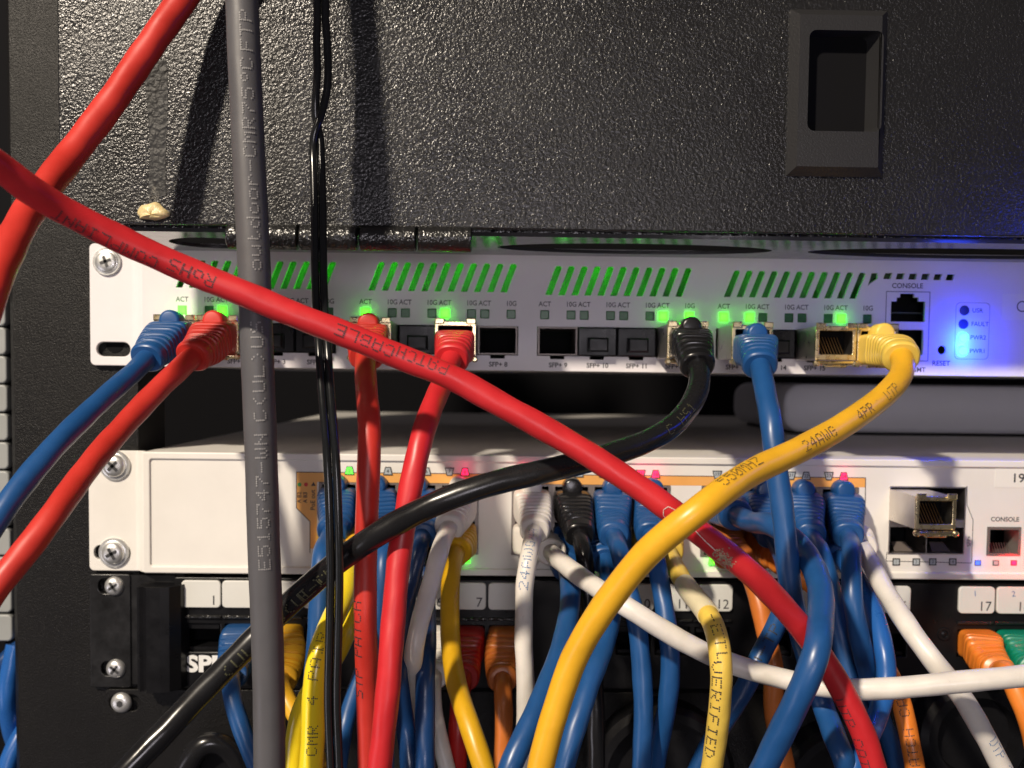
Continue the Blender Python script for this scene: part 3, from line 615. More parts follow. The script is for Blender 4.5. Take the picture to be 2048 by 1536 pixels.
# ================================================================ CABLES
KY = 0.843
CABS = []
def catmull(pts, step=1.3):
    pts = [np.array(p, float) for p in pts]; pts = [2 * pts[0] - pts[1]] + pts + [2 * pts[-1] - pts[-2]]; out = []
    for i in range(1, len(pts) - 2):
        p0, p1, p2, p3 = pts[i - 1:i + 3]; d01, d12, d23 = [max(np.linalg.norm(b - a), 1e-3) ** .5 for a, b in ((p0, p1), (p1, p2), (p2, p3))]
        m1 = (p2 - p1) + d12 * ((p1 - p0) / d01 - (p2 - p0) / (d01 + d12)); m2 = (p2 - p1) + d12 * ((p3 - p2) / d23 - (p3 - p1) / (d12 + d23))
        nn = max(2, int(np.linalg.norm(p2 - p1) / .6))
        for k in range(nn):
            t = k / nn; out.append((2 * t ** 3 - 3 * t * t + 1) * p1 + (t ** 3 - 2 * t * t + t) * m1 + (-2 * t ** 3 + 3 * t * t) * p2 + (t ** 3 - t * t) * m2)
    out.append(pts[-2]); out = np.array(out)
    for _ in range(12): out[1:-1] = .25 * out[:-2] + .5 * out[1:-1] + .25 * out[2:]
    s = np.concatenate([[0], np.cumsum(np.linalg.norm(np.diff(out, axis=0), axis=1))]); n = max(4, int(s[-1] / step)); q = np.linspace(0, s[-1], n)
    return np.stack([np.interp(q, s, out[:, k]) for k in range(3)], 1)
def cable(label, colr, dia, pts, port=None, boot=None, up=1, group=None, texts=(), head=7.5, blen=25, name='network_cable', cat='network cable', wob=1., latch=True):
    """pts: (px, py, depth); port: world point of the socket mouth"""
    wp = []
    if port is not None: wp += [np.array(port, float) + (0, 3, 0), np.array(port, float) + (0, -head, 0)]
    if port is not None and up == 1 and port[1] > -10 and port[2] < -20 and latch:      # boots of the top row droop straight away
        pts = [(pts[0][0], pts[0][1] + 12, pts[0][2] + 12), (pts[1][0], pts[1][1] + 12, pts[1][2] + 12)] + list(pts[2:]); head = 6.0; blen = 26; wp[1] = np.array(port, float) + (0, -head, 0)
    if port is not None and not latch and port[1] > -10:
        pts = [(pts[0][0], pts[0][1] + 12, -17), (pts[1][0], pts[1][1] + 24, -25)] + list(pts[2:]); head = 5.0; blen = 25; wp[1] = np.array(port, float) + (0, -head, 0)
    wp += [P(a_, b_, c_ * KY) for a_, b_, c_ in pts]
    d = dict(label=label, col=colr, r=dia / 2, p=catmull(wp), boot=(boot or (colr if port is not None else None)), up=up, group=group, texts=texts, port=port, blen=blen, name=name, cat=cat, wob=wob, latch=latch)
    CABS.append(d); return d
def PU(p, dz_=-1.5): return (XP[p], YM, ZPORT + dz_)
def BC(b, col):                            # column centre of an RJ45 block
    a_, b_, _ = BLK[b]; xa, xb = X(a_, 1040, FY), X(b_, 1040, FY); return xa + (xb - xa) * (col + .5) / 4
zrow = ((zb0 + zb1) / 2 + (zb1 - zb0) / 4 - .6, (zb0 + zb1) / 2 - (zb1 - zb0) / 4)
def PL(b, col, row): return (BC(b, col), FY, zrow[row])
def PJ(px): return (X(px, 1280, PYF), PYF, (zj0 + zj1) / 2)

A_ = cable('thick red cable crossing the whole picture diagonally, in front of all the others', 'red', 6.5,
      [(-70, 290, -172), (-30, 312, -168), (0, 333, -164), (60, 380, -158), (130, 422, -150), (250, 483, -142), (375, 540, -136), (500, 592, -134), (600, 634, -132), (700, 672, -130), (800, 714, -128), (900, 753, -128), (1000, 808, -128), (1148, 891, -128), (1300, 990, -130), (1400, 1066, -130), (1500, 1145, -128), (1600, 1252, -122), (1650, 1322, -118), (1690, 1391, -118), (1726, 1465, -118), (1750, 1540, -118), (1768, 1600, -118)],
      texts=[('RoHS', 436, 556, -1, -.1, 3.15, 'ink'), ('COMPLIANT', 318, 506, -1, -.55, 2.9, 'ink'), ('CABLE', 780, 722, -1, .15, 3.2, 'ink'), ('PATCH', 886, 762, -1, .40, 2.85, 'ink'), ('UTP CAT', 1700, 1380, 1, -.75, 3.0, 'ink')])
cable('orange-red cable running down left across the black door, behind the long red diagonal', 'orred', 7.8, [(900, -700, -72), (560, -270, -74), (430, -90, -76), (398, -45, -77), (365, 0, -79), (294, 100, -85), (226, 200, -92), (142, 310, -102), (106, 356, -110), (66, 410, -120), (25, 480, -134), (-8, 555, -144), (-40, 640, -150)])
cable('thick grey outdoor cable hanging straight down left of centre, pale print along it', 'grey', 8.3, [(440, -800, -112), (465, -350, -116), (480, -60, -118), (484, 0, -118), (488, 100, -119), (497, 300, -120), (507, 500, -121), (514, 700, -122), (522, 900, -122), (528, 1100, -122), (534, 1250, -121), (538, 1400, -120), (539, 1536, -120), (539, 1600, -120)], wob=.25,
      texts=[('E515747-WN', 514, 1128, -1, .0, 3.55, 'greyink'), ('C(UL)US', 509, 840, -1, .02, 3.7, 'greyink'), ('outdoor-CMR', 508, 545, -1, .06, 3.55, 'greyink'), ('75°C', 492, 238, -1, .1, 3.7, 'greyink'), ('FTP', 490, 108, -1, .15, 3.7, 'greyink')], name='outdoor_cable')
cable('glossy black cable sweeping from the upper black plug down to the bottom left corner', 'black', 6.6, [(1392, 720, -54), (1400, 752, -62), (1388, 800, -74), (1350, 848, -84), (1300, 880, -92), (1200, 915, -104), (1100, 940, -112), (1000, 963, -115), (900, 995, -116), (800, 1042, -114), (735, 1082, -112), (670, 1128, -106), (600, 1188, -104), (560, 1226, -104), (500, 1287, -108), (400, 1389, -118), (325, 1468, -125), (250, 1545, -130), (210, 1590, -132)],
      port=PU(12), texts=[('C HS1', 1322, 866, -1, .1, 3.0, 'oliveink'), ('(UL) C(UL)', 430, 1340, -1, .3, 4.0, 'oliveink'), ('E-CM', 600, 1190, -1, .3, 3.6, 'oliveink')], wob=.8)
cable('amber yellow cable arching from the upper right plug to the bottom centre, dot-matrix print', 'yellow', 7.0, [(1802, 712, -58), (1806, 738, -66), (1782, 778, -80), (1700, 842, -98), (1600, 899, -115), (1500, 947, -130), (1400, 1018, -146), (1300, 1100, -142), (1250, 1158, -138), (1200, 1226, -134), (1150, 1312, -130), (1121, 1391, -128), (1096, 1472, -128), (1081, 1536, -128), (1070, 1600, -128)],
      port=PU(16, -2.6), boot='pale', texts=[('550MHZ', 1440, 985, -1, -.62, 3.0, 'ink'), ('24AWG', 1592, 902, -1, -.05, 3.05, 'ink'), ('4PR', 1700, 841, -1, .05, 2.9, 'ink'), ('UTP', 1754, 803, -1, .15, 2.7, 'ink')], wob=.5)
cable('blue cable from the far left plug of the upper switch down to the left edge', 'blue', 6.1, [(318, 692, -46), (298, 712, -56), (270, 742, -66), (240, 768, -76), (170, 832, -95), (109, 893, -110), (50, 962, -122), (0, 1030, -130), (-50, 1105, -135)], port=PU(1))
cable('red cable below the blue one, from the upper switch to the lower left edge', 'orred', 6.6, [(410, 696, -46), (390, 708, -56), (362, 736, -64), (323, 772, -72), (250, 849, -88), (180, 930, -108), (100, 1039, -130), (40, 1117, -138), (0, 1165, -142), (-50, 1235, -146)], port=PU(2))
cable('orange-red cable dropping vertically beside the thin cord from the fifth port', 'orred', 6.5, [(734, 700, -52), (731, 722, -62), (733, 780, -80), (739, 860, -96), (735, 1000, -98), (731, 1130, -96), (731, 1250, -96), (735, 1400, -90), (738, 1536, -88), (740, 1600, -88)], port=PU(5), wob=.5, texts=[('STP PATCH', 742, 1380, -1, -.85, 3.3, 'ink')])
cable('bright red cable slanting down from the seventh port, right of the orange-red one', 'red', 6.5, [(908, 700, -50), (902, 722, -60), (888, 760, -72), (870, 800, -84), (848, 860, -98), (826, 950, -104), (812, 1030, -106), (800, 1100, -108), (790, 1200, -112), (782, 1300, -116), (774, 1400, -118), (759, 1536, -118), (752, 1600, -118)], port=PU(7, -3.2), latch=False)
cable('blue cable from the upper switch running down past the yellow one to the lower right', 'blue', 6.5, [(1516, 710, -50), (1522, 740, -60), (1532, 790, -72), (1543, 850, -82), (1554, 947, -86), (1563, 1000, -88), (1574, 1107, -90), (1585, 1200, -90), (1600, 1262, -92), (1618, 1330, -90), (1642, 1400, -86), (1668, 1470, -84), (1695, 1540, -84), (1710, 1600, -84)], port=PU(13, -3.2))
L_ = cable('thick blue cable bowing out rightwards low down, in front of the red diagonal', 'blue', 6.9, [(1478, 1022, -50), (1505, 1033, -58), (1545, 1050, -66), (1590, 1082, -78), (1622, 1125, -92), (1641, 1180, -108), (1641, 1240, -122), (1634, 1300, -132), (1612, 1362, -134), (1575, 1440, -130), (1528, 1536, -122), (1500, 1595, -118)], port=PL(2, 0, 0))
# upper row of the lower switch
cable('blue cable from the first top port, hanging left of the thin black cord', 'blue', 6.4, [(674, 1030, -36), (660, 1062, -46), (645, 1110, -56), (639, 1180, -62), (636, 1250, -64), (630, 1330, -62), (622, 1420, -60), (615, 1600, -60)], port=PL(0, 0, 0))
cable('blue cable from the second top port, between the two upright red cables', 'blue', 5.8, [(769, 1035, -36), (770, 1060, -46), (768, 1110, -56), (765, 1200, -60), (764, 1300, -60), (768, 1420, -60), (772, 1600, -60)], port=PL(0, 1, 0))
cable('dark blue cable from the third bottom port, just right of the bright red cable', 'dblue', 5.9, [(845, 1040, -36), (843, 1062, -44), (838, 1100, -46), (826, 1150, -48), (808, 1220, -56), (794, 1290, -64), (799, 1380, -72), (812, 1460, -74), (820, 1536, -74), (824, 1600, -74)], port=PL(0, 2, 0), boot='blue')
cable('dark blue cable beside the first dark one, left of the mustard cable', 'dblue', 6.0, [(848, 1110, -26), (849, 1130, -30), (851, 1180, -36), (855, 1260, -52), (851, 1340, -66), (850, 1440, -74), (850, 1536, -74), (850, 1600, -74)], port=PL(0, 2, 1), boot='black', up=-1)
cable('white cable leaning down left from the fourth top port', 'white', 5.7, [(905, 1030, -38), (895, 1050, -48), (880, 1100, -60), (855, 1190, -70), (838, 1250, -74), (827, 1310, -70), (822, 1380, -56), (826, 1450, -44), (845, 1600, -38)], port=PL(0, 3, 0))
cable('mustard yellow cable curving from the fourth bottom port to the bottom centre', 'mustard', 6.1, [(920, 1085, -22), (914, 1100, -34), (903, 1140, -46), (900, 1200, -56), (901, 1282, -66), (912, 1364, -82), (937, 1445, -98), (968, 1536, -106), (985, 1590, -108)], port=PL(0, 3, 1), up=-1, wob=.5)
cable('lemon yellow cable with black dotted print, left of the thin cord at the bottom', 'lemon', 6.9, [(700, 1095, -30), (698, 1130, -50), (688, 1190, -70), (660, 1250, -84), (639, 1310, -92), (628, 1391, -94), (627, 1460, -94), (622, 1536, -94), (620, 1600, -94)], port=PL(0, 0, 1), boot='yellow', up=-1, wob=.4,
      texts=[('CMR', 621, 1502, -1, -.05, 3.1, 'ink'), ('4', 624, 1402, -1, -.15, 3.1, 'ink'), ('PAIR', 624, 1356, -1, -.25, 3.05, 'ink'), ('75°', 645, 1252, -1, .1, 3.1, 'ink')])
cable('second lemon yellow cable tucked behind the printed one', 'lemon', 6.0, [(715, 1150, -34), (700, 1240, -60), (672, 1310, -78), (630, 1370, -84), (603, 1420, -86), (592, 1470, -86), (588, 1536, -86), (586, 1600, -86)], wob=.4)
cable('white cable with blue print hanging straight down at the centre', 'white', 5.7, [(1071, 1032, -38), (1068, 1055, -48), (1058, 1110, -58), (1049, 1170, -62), (1048, 1230, -62), (1047, 1282, -62), (1051, 1364, -62), (1050, 1450, -60), (1045, 1600, -58)], port=PL(1, 0, 0), texts=[('24AWG/4PR', 1046, 1176, -1, -.15, 3.0, 'blueink')])
cable('black cable dropping from the black ribbed plug in the lower switch', 'black', 5.9, [(1156, 1038, -38), (1160, 1062, -46), (1169, 1110, -44), (1174, 1180, -46), (1180, 1260, -48), (1188, 1340, -48), (1192, 1450, -50), (1192, 1600, -50)], port=PL(1, 1, 0))
cable('blue cable right of the black plug, passing under the white and yellow cables', 'blue', 6.0, [(1225, 1042, -38), (1230, 1066, -48), (1240, 1105, -56), (1254, 1165, -60), (1267, 1215, -66), (1276, 1262, -70), (1283, 1337, -72), (1287, 1418, -74), (1283, 1536, -74), (1280, 1600, -74)], port=PL(1, 2, 0))
cable('blue cable from the last port of the middle block, bowing beside the pale yellow one', 'blue', 6.0, [(1300, 1040, -38), (1304, 1066, -48), (1311, 1115, -58), (1322, 1175, -64), (1330, 1225, -68), (1338, 1282, -72), (1341, 1340, -72), (1333, 1418, -70), (1318, 1490, -66), (1300, 1600, -62)], port=PL(1, 3, 0))
cable('white cable crossing from the centre under the yellow cable to the right edge', 'white', 6.0, [(1092, 1092, -24), (1105, 1108, -36), (1130, 1130, -56), (1185, 1170, -76), (1254, 1214, -88), (1335, 1265, -90), (1403, 1302, -90), (1471, 1330, -90), (1579, 1361, -94), (1640, 1372, -98), (1708, 1379, -104), (1817, 1374, -108), (1925, 1363, -112), (2048, 1352, -115), (2120, 1344, -117)], port=PL(1, 0, 1), up=-1)
cable('blue cable swinging down left in front of the white one to the bottom centre', 'blue', 6.4, [(1127, 1100, -22), (1132, 1130, -34), (1141, 1180, -52), (1138, 1225, -64), (1124, 1290, -80), (1100, 1358, -94), (1064, 1440, -108), (1026, 1520, -116), (1000, 1590, -118)], port=PL(1, 1, 1), up=-1)
cable('blue cable emerging right of the amber cable near the bottom centre', 'blue', 6.2, [(1207, 1100, -22), (1212, 1125, -34), (1222, 1170, -50), (1224, 1215, -60), (1212, 1280, -74), (1189, 1340, -88), (1171, 1391, -96), (1152, 1450, -102), (1127, 1536, -106), (1110, 1600, -108)], port=PL(1, 2, 1), up=-1)
M12 = cable('dirty pale yellow cable with cream sleeve band and lettering down its side', 'pale', 6.1, [(1330, 1085, -20), (1336, 1105, -34), (1352, 1138, -54), (1376, 1178, -74), (1418, 1232, -98), (1434, 1270, -106), (1443, 1337, -110), (1439, 1418, -108), (1429, 1500, -104), (1422, 1545, -102), (1412, 1600, -100)], port=PL(1, 3, 1), up=-1, texts=[('-ETL', 1424, 1246, 1, .18, 3.2, 'ink'), ('VERIFIED', 1440, 1325, 1, -.45, 3.6, 'ink')])
cable('blue cable slanting down left behind the white one, right of the pale yellow', 'blue', 6.2, [(1532, 1032, -36), (1545, 1060, -44), (1568, 1120, -52), (1576, 1180, -58), (1555, 1245, -64), (1520, 1312, -70), (1485, 1385, -72), (1440, 1455, -72), (1395, 1540, -72), (1375, 1600, -72)], port=PL(2, 1, 0), texts=[('U-TP', 1508, 1332, -1, 0, 3.8, 'ink')])
cable('blue cable from the third top port of the right block', 'blue', 6.0, [(1614, 1040, -38), (1624, 1064, -46), (1644, 1110, -54), (1661, 1170, -60), (1672, 1230, -60), (1684, 1290, -60), (1699, 1350, -60), (1720, 1430, -58), (1738, 1600, -56)], port=PL(2, 2, 0))
cable('blue cable from the last top port of the right block, dropping straight', 'blue', 6.1, [(1692, 1044, -38), (1699, 1068, -48), (1703, 1107, -60), (1703, 1160, -68), (1707, 1210, -72), (1721, 1282, -70), (1736, 1350, -64), (1754, 1415, -58), (1782, 1490, -52), (1812, 1600, -50)], port=PL(2, 3, 0))
cable('lighter blue cable bowing outward on the right of the blue bundle', 'lblue', 6.1, [(1672, 1100, -22), (1682, 1118, -32), (1708, 1150, -42), (1738, 1200, -54), (1757, 1255, -64), (1770, 1310, -70), (1773, 1352, -72), (1762, 1412, -76), (1743, 1462, -80), (1715, 1520, -84), (1690, 1600, -86)], port=PL(2, 2, 1), up=-1)
cable('white cable with a bent boot running down right to the bottom edge', 'white', 6.1, [(1712, 1082, -22), (1726, 1100, -34), (1744, 1130, -50), (1766, 1174, -64), (1800, 1228, -76), (1838, 1284, -86), (1881, 1340, -92), (1922, 1391, -92), (1956, 1447, -88), (1985, 1500, -86), (2010, 1550, -86), (2032, 1600, -86)], port=PL(2, 3, 1), up=-1, texts=[('UTP 24AWG', 1993, 1462, 1, .5, 2.6, 'blueink')])
cable('dull orange cable dropping behind the red diagonal, from the right block', 'brown', 6.4, [(1450, 1092, -20), (1470, 1108, -30), (1500, 1150, -36), (1518, 1205, -42), (1532, 1265, -46), (1548, 1340, -50), (1546, 1415, -50), (1558, 1480, -50), (1572, 1540, -50), (1580, 1600, -50)], port=PL(2, 0, 1), up=-1)
cable('orange cable with black print at the lower right, left of the white cable', 'orange', 6.1, [(1540, 1098, -20), (1560, 1115, -30), (1610, 1160, -36), (1680, 1220, -40), (1738, 1285, -46), (1778, 1345, -54), (1802, 1402, -60), (1818, 1472, -64), (1830, 1536, -66), (1840, 1600, -66)], port=PL(2, 1, 1), up=-1, texts=[('PATCH CABLE', 1824, 1545, -1, .05, 2.9, 'ink')])
# patch panel cables
cable('blue cable from the second patch panel jack, curving down behind the grey cable', 'blue', 6.0, [(474, 1296, -26), (466, 1320, -36), (461, 1365, -44), (468, 1410, -50), (484, 1460, -52), (508, 1520, -52), (540, 1600, -52)], port=PJ(487), latch=False)
cable('yellow cable from the patch panel jack right of the grey cable', 'yellow', 5.9, [(577, 1296, -26), (566, 1330, -36), (562, 1370, -44), (582, 1415, -50), (612, 1465, -52), (650, 1560, -52)], port=PJ(572), latch=False)
cable('white cable low down from the patch panel jack behind the mustard cable', 'white', 5.6, [(866, 1296, -22), (868, 1320, -32), (866, 1370, -40), (868, 1425, -44), (880, 1480, -46), (905, 1580, -46)], port=PJ(855), latch=False)
cable('dark red cable from the seventh patch panel jack', 'dred', 6.3, [(927, 1300, -22), (928, 1322, -32), (924, 1370, -38), (918, 1420, -42), (915, 1480, -44), (914, 1600, -44)], port=PJ(934), latch=False)
cable('dull orange cable from the eighth patch panel jack, dropping straight', 'brown', 6.0, [(1004, 1302, -22), (1004, 1325, -32), (1006, 1380, -40), (1008, 1440, -42), (1006, 1500, -42), (1004, 1600, -42)], port=PJ(1012), latch=False)
cable('orange cable with ribbed boot from patch panel jack 17 at the right edge', 'orange', 6.5, [(1968, 1296, -26), (1990, 1314, -38), (2016, 1345, -48), (2036, 1390, -54), (2055, 1435, -56), (2080, 1540, -56)], port=PJ(1952), latch=False)
cable('green cable with ribbed boot from patch panel jack 18 at the right edge', 'green', 6.5, [(2048, 1296, -26), (2064, 1314, -38), (2085, 1350, -46), (2110, 1400, -50), (2130, 1540, -50)], port=PJ(2026), latch=False)
cable('short blue stretch of cable between thin cord and red cable at the bottom', 'blue', 5.6, [(745, 1250, -44), (732, 1320, -46), (708, 1390, -50), (690, 1450, -52), (678, 1520, -52), (670, 1600, -52)])
cable('dark cable curled at the bottom left behind the glossy black one', 'black', 7.0, [(350, 1600, -46), (372, 1535, -46), (408, 1485, -46), (450, 1490, -44), (480, 1530, -42), (500, 1600, -40)])
cable('blurred blue cable at the far left bottom beyond the rail', 'lblue', 6.5, [(30, 1290, 24), (18, 1350, 20), (14, 1400, 18), (18, 1440, 20), (28, 1480, 24)])
cable('blurred blue cable in the bottom left corner beyond the rail', 'lblue', 6.5, [(60, 1440, 24), (30, 1490, 18), (12, 1540, 14), (4, 1600, 12)])
cable('dark blurred blue cable at the left edge beyond the rail', 'dblue', 6.0, [(-30, 1370, 24), (0, 1330, 24), (30, 1300, 26), (60, 1280, 28)])

# thin twin cord: two strands side by side with one twist
tw = [(630, -800), (640, -350), (642, -60), (642, 0), (644, 100), (646, 160), (638, 215), (634, 250), (634, 300), (637, 400), (638, 500), (640, 600), (647, 700), (652, 780), (662, 900), (667, 1000), (670, 1150), (667, 1300), (665, 1400), (670, 1536), (672, 1600)]
cord = thing('power_cord', 'thin black twin-strand cord hanging straight down, right of the thick grey cable', 'power cord', P(644, 200, -95))
TWC = catmull([P(a_, b_, float(np.interp(b_, [300, 560, 720, 950], [-69, -80, -93, -99]))) for a_, b_ in tw])

# ---- push touching cables apart along the camera's rays so that none run through another
items = [dict(p=d['p'], r=d['r'], fix=9 if d['port'] is not None else 0, d=d) for d in CABS] + [dict(p=TWC, r=2.2, fix=0, d=None)]
rays = []
for it in items:
    v = it['p'] - CAM; t = np.linalg.norm(v, axis=1); it['u'] = v / t[:, None]; it['t'] = t.copy(); it['t0'] = t.copy()
    it['rad'] = np.full(len(t), it['r'])
    if it['fix']: 
        nb = int((it['d']['blen'] if it['d'] else 0) / 1.3); it['rad'][:nb] = 4.6
for rnd in range(30):
    for it in items:
        it['q'] = CAM + it['u'] * it['t'][:, None]; it['lo'] = it['q'].min(0) - 6; it['hi'] = it['q'].max(0) + 6; it['g'] = np.zeros(len(it['t']))
    hit = 0
    for i in range(len(items)):
        a_ = items[i]
        for j in range(i + 1, len(items)):
            b_ = items[j]
            if (a_['lo'] > b_['hi']).any() or (b_['lo'] > a_['hi']).any(): continue
            D = np.linalg.norm(a_['q'][::2, None] - b_['q'][None, ::2], axis=2); need = a_['rad'][::2, None] + b_['rad'][None, ::2] + .12
            ov = need - D
            if ov.max() <= 0: continue
            hit += 1
            for ii, jj in zip(*np.where(ov > 0)):
                ii2, jj2 = ii * 2, jj * 2; s = 1 if a_['t0'][ii2] > b_['t0'][jj2] else -1; o_ = ov[ii, jj] * .55
                if s * o_ > 0: a_['g'][ii2] = max(a_['g'][ii2], o_); b_['g'][jj2] = min(b_['g'][jj2], -o_)
                else: a_['g'][ii2] = min(a_['g'][ii2], -o_); b_['g'][jj2] = max(b_['g'][jj2], o_)
    for it in items:
        g_ = it['g']
        if not g_.any(): continue
        k = 14; ker = np.exp(-np.linspace(-2, 2, 2 * k + 1) ** 2)
        up_ = np.zeros(len(g_)); dn_ = np.zeros(len(g_))
        for c in np.where(g_ != 0)[0]:
            l0, h0 = max(0, c - k), min(len(g_), c + k + 1); seg = g_[c] * ker[l0 - c + k:h0 - c + k]
            if g_[c] > 0: up_[l0:h0] = np.maximum(up_[l0:h0], seg)
            else: dn_[l0:h0] = np.minimum(dn_[l0:h0], seg)
        mv = up_ + dn_
        if it['fix']: mv[:it['fix']] = 0; mv[it['fix']:it['fix'] + 8] *= np.linspace(0, 1, 8)[:len(mv[it['fix']:it['fix'] + 8])]
        it['t'] += mv
        q = CAM + it['u'] * it['t'][:, None]; lim = -(it['r'] + 4.6); bad = (q[:, 1] > lim) & (it['t'] > it['t0'] - 1e9) & (np.arange(len(q)) > it['fix']) & (it['p'][:, 1] < 0)
        it['t'][bad] -= (q[bad, 1] - lim)
    if not hit: break
print('cable contacts left', hit, 'rounds', rnd)
for it in items:
    dt = it['t'] - it['t0']; dt0 = dt.copy()
    for _ in range(40): dt[1:-1] = .25 * dt[:-2] + .5 * dt[1:-1] + .25 * dt[2:]
    if it['fix']: dt[:it['fix']] = 0
    it['t'] = it['t0'] + dt
    q = CAM + it['u'] * it['t'][:, None]; f0 = it['fix']
    for _ in range(4): q[max(1, f0):-1] = .25 * q[max(1, f0) - 1:-2] + .5 * q[max(1, f0):-1] + .25 * q[max(1, f0) + 1:]
    it['p'] = q
    if it['d'] is not None: it['d']['p'] = q
    else: TWC = q

def frames(p, up=(0, 0, 1)):
    T_ = np.gradient(p, axis=0); T_ /= np.linalg.norm(T_, axis=1)[:, None]; u = np.array(up, float); u -= T_[0] * (u @ T_[0]); u /= np.linalg.norm(u); U = [u]
    for i in range(1, len(p)):
        u = U[-1] - T_[i] * (U[-1] @ T_[i]); u /= np.linalg.norm(u); U.append(u)
    U = np.array(U); return T_, U, np.cross(T_, U)
def tube(p, r, fn=None, n=22, up=(0, 0, 1)):
    T_, U, V = frames(p, up); vs = []; fs = []; k = len(p)
    for i in range(k):
        for j in range(n):
            th = 2 * math.pi * j / n; rr = r if fn is None else r * fn(i, th); vs.append(p[i] + rr * (math.cos(th) * U[i] + math.sin(th) * V[i]))
    for i in range(k - 1):
        for j in range(n): fs.append((i * n + j, i * n + (j + 1) % n, (i + 1) * n + (j + 1) % n, (i + 1) * n + j))
    fs.append(tuple(range(n - 1, -1, -1))); fs.append(tuple(range((k - 1) * n, k * n))); m = MB(); m.add(vs, fs); return m
FONT = {' ': '0000000000', '(': '001C224100', ')': '0041221C00', '+': '08083E0808', '-': '0808080808', '/': '2010080402', '°': '0006090906', '0': '3E5149453E', '1': '00427F4000', '2': '4261514946', '3': '2141454B31', '4': '1814127F10', '5': '2745454539', '6': '3C4A494930', '7': '0171090503', '8': '3649494936', '9': '064949291E',
        'A': '7E1111117E', 'B': '7F49494936', 'C': '3E41414122', 'D': '7F4141221C', 'E': '7F49494941', 'F': '7F09090901', 'G': '3E4149497A', 'H': '7F0808087F', 'I': '00417F4100', 'L': '7F40404040', 'M': '7F020C027F', 'N': '7F0408107F', 'O': '3E4141413E', 'P': '7F09090906', 'R': '7F09192946', 'S': '4649494931', 'T': '01017F0101', 'U': '3F4040403F', 'V': '1F2040201F', 'W': '3F4038403F', 'Y': '0708700807', 'Z': '6151494543',
        'o': '3844444438', 'u': '3C4040207C', 't': '043F444020', 'd': '384444487F', 'r': '7C08040408'}
def project(p):
    v = (RCV @ (p - CAM).T).T; return np.stack([PPX + FPX * v[:, 0] / v[:, 2], PPY + FPX * v[:, 1] / v[:, 2]], 1)
def surf_at(p, s, i_f, a, R):
    """point on the jacket: arc index (float) i_f, angle a measured from the side that faces the camera"""
    i_f = min(max(i_f, 1), len(p) - 2.01); i = int(i_f); t = i_f - i; c = p[i] * (1 - t) + p[i + 1] * t; T_ = p[min(i + 2, len(p) - 1)] - p[i - 1]; T_ /= np.linalg.norm(T_)
    V = CAM - c; V -= T_ * (V @ T_); V /= np.linalg.norm(V); U = np.cross(V, T_); nn = math.cos(a) * V + math.sin(a) * U
    return c + nn * R, nn, T_
def cable_text(d, parent, txt, px, py, dr, off, pitch, ink):
    p = d['p']; R = d['r'] * 1.035; pr = project(p); i0 = int(np.argmin(np.hypot(pr[:, 0] - px, pr[:, 1] - py))); step = np.linalg.norm(p[i0 + 1] - p[i0]) if i0 < len(p) - 1 else 1.3
    m = MB(); dp = pitch / 6.2; dv = .46; rd = dp * .40
    for ci, ch in enumerate(txt):
        hx = FONT.get(ch, FONT[' '])
        for cc in range(5):
            b = int(hx[cc * 2:cc * 2 + 2], 16)
            for rr in range(7):
                if not (b >> rr) & 1: continue
                if random.random() < .03: continue
                al = (ci * pitch + cc * dp + random.gauss(0, .02)); h = (3 - rr) * dv + random.gauss(0, .02)
                a = (h * dr) / R + off * dr if False else dr * h / R + off
                q, nn, T_ = surf_at(p, None, i0 + dr * al / step, a, R)
                B_ = np.cross(nn, T_)
                m.add([q + rd * (math.cos(k * math.pi / 3) * T_ * 1.15 + math.sin(k * math.pi / 3) * B_ * 1.0) for k in range(6)], [(0, 1, 2, 3, 4, 5)])
    me = bpy.data.meshes.new('printed_text'); me.from_pydata([tuple(np.array(v) * S) for v in m.v], [], m.f); o = link('printed_text', me, MT[ink], parent, fix=False)
    return o
def super_ring(c, U, V, w_, h_, e, n=32):
    out = []
    for j in range(n):
        th = 2 * math.pi * j / n; cs, sn = math.cos(th), math.sin(th)
        out.append(c + V * (w_ / 2) * math.copysign(abs(cs) ** (2 / e), cs) + U * (h_ / 2) * math.copysign(abs(sn) ** (2 / e), sn))
    return out
ROOT = {}
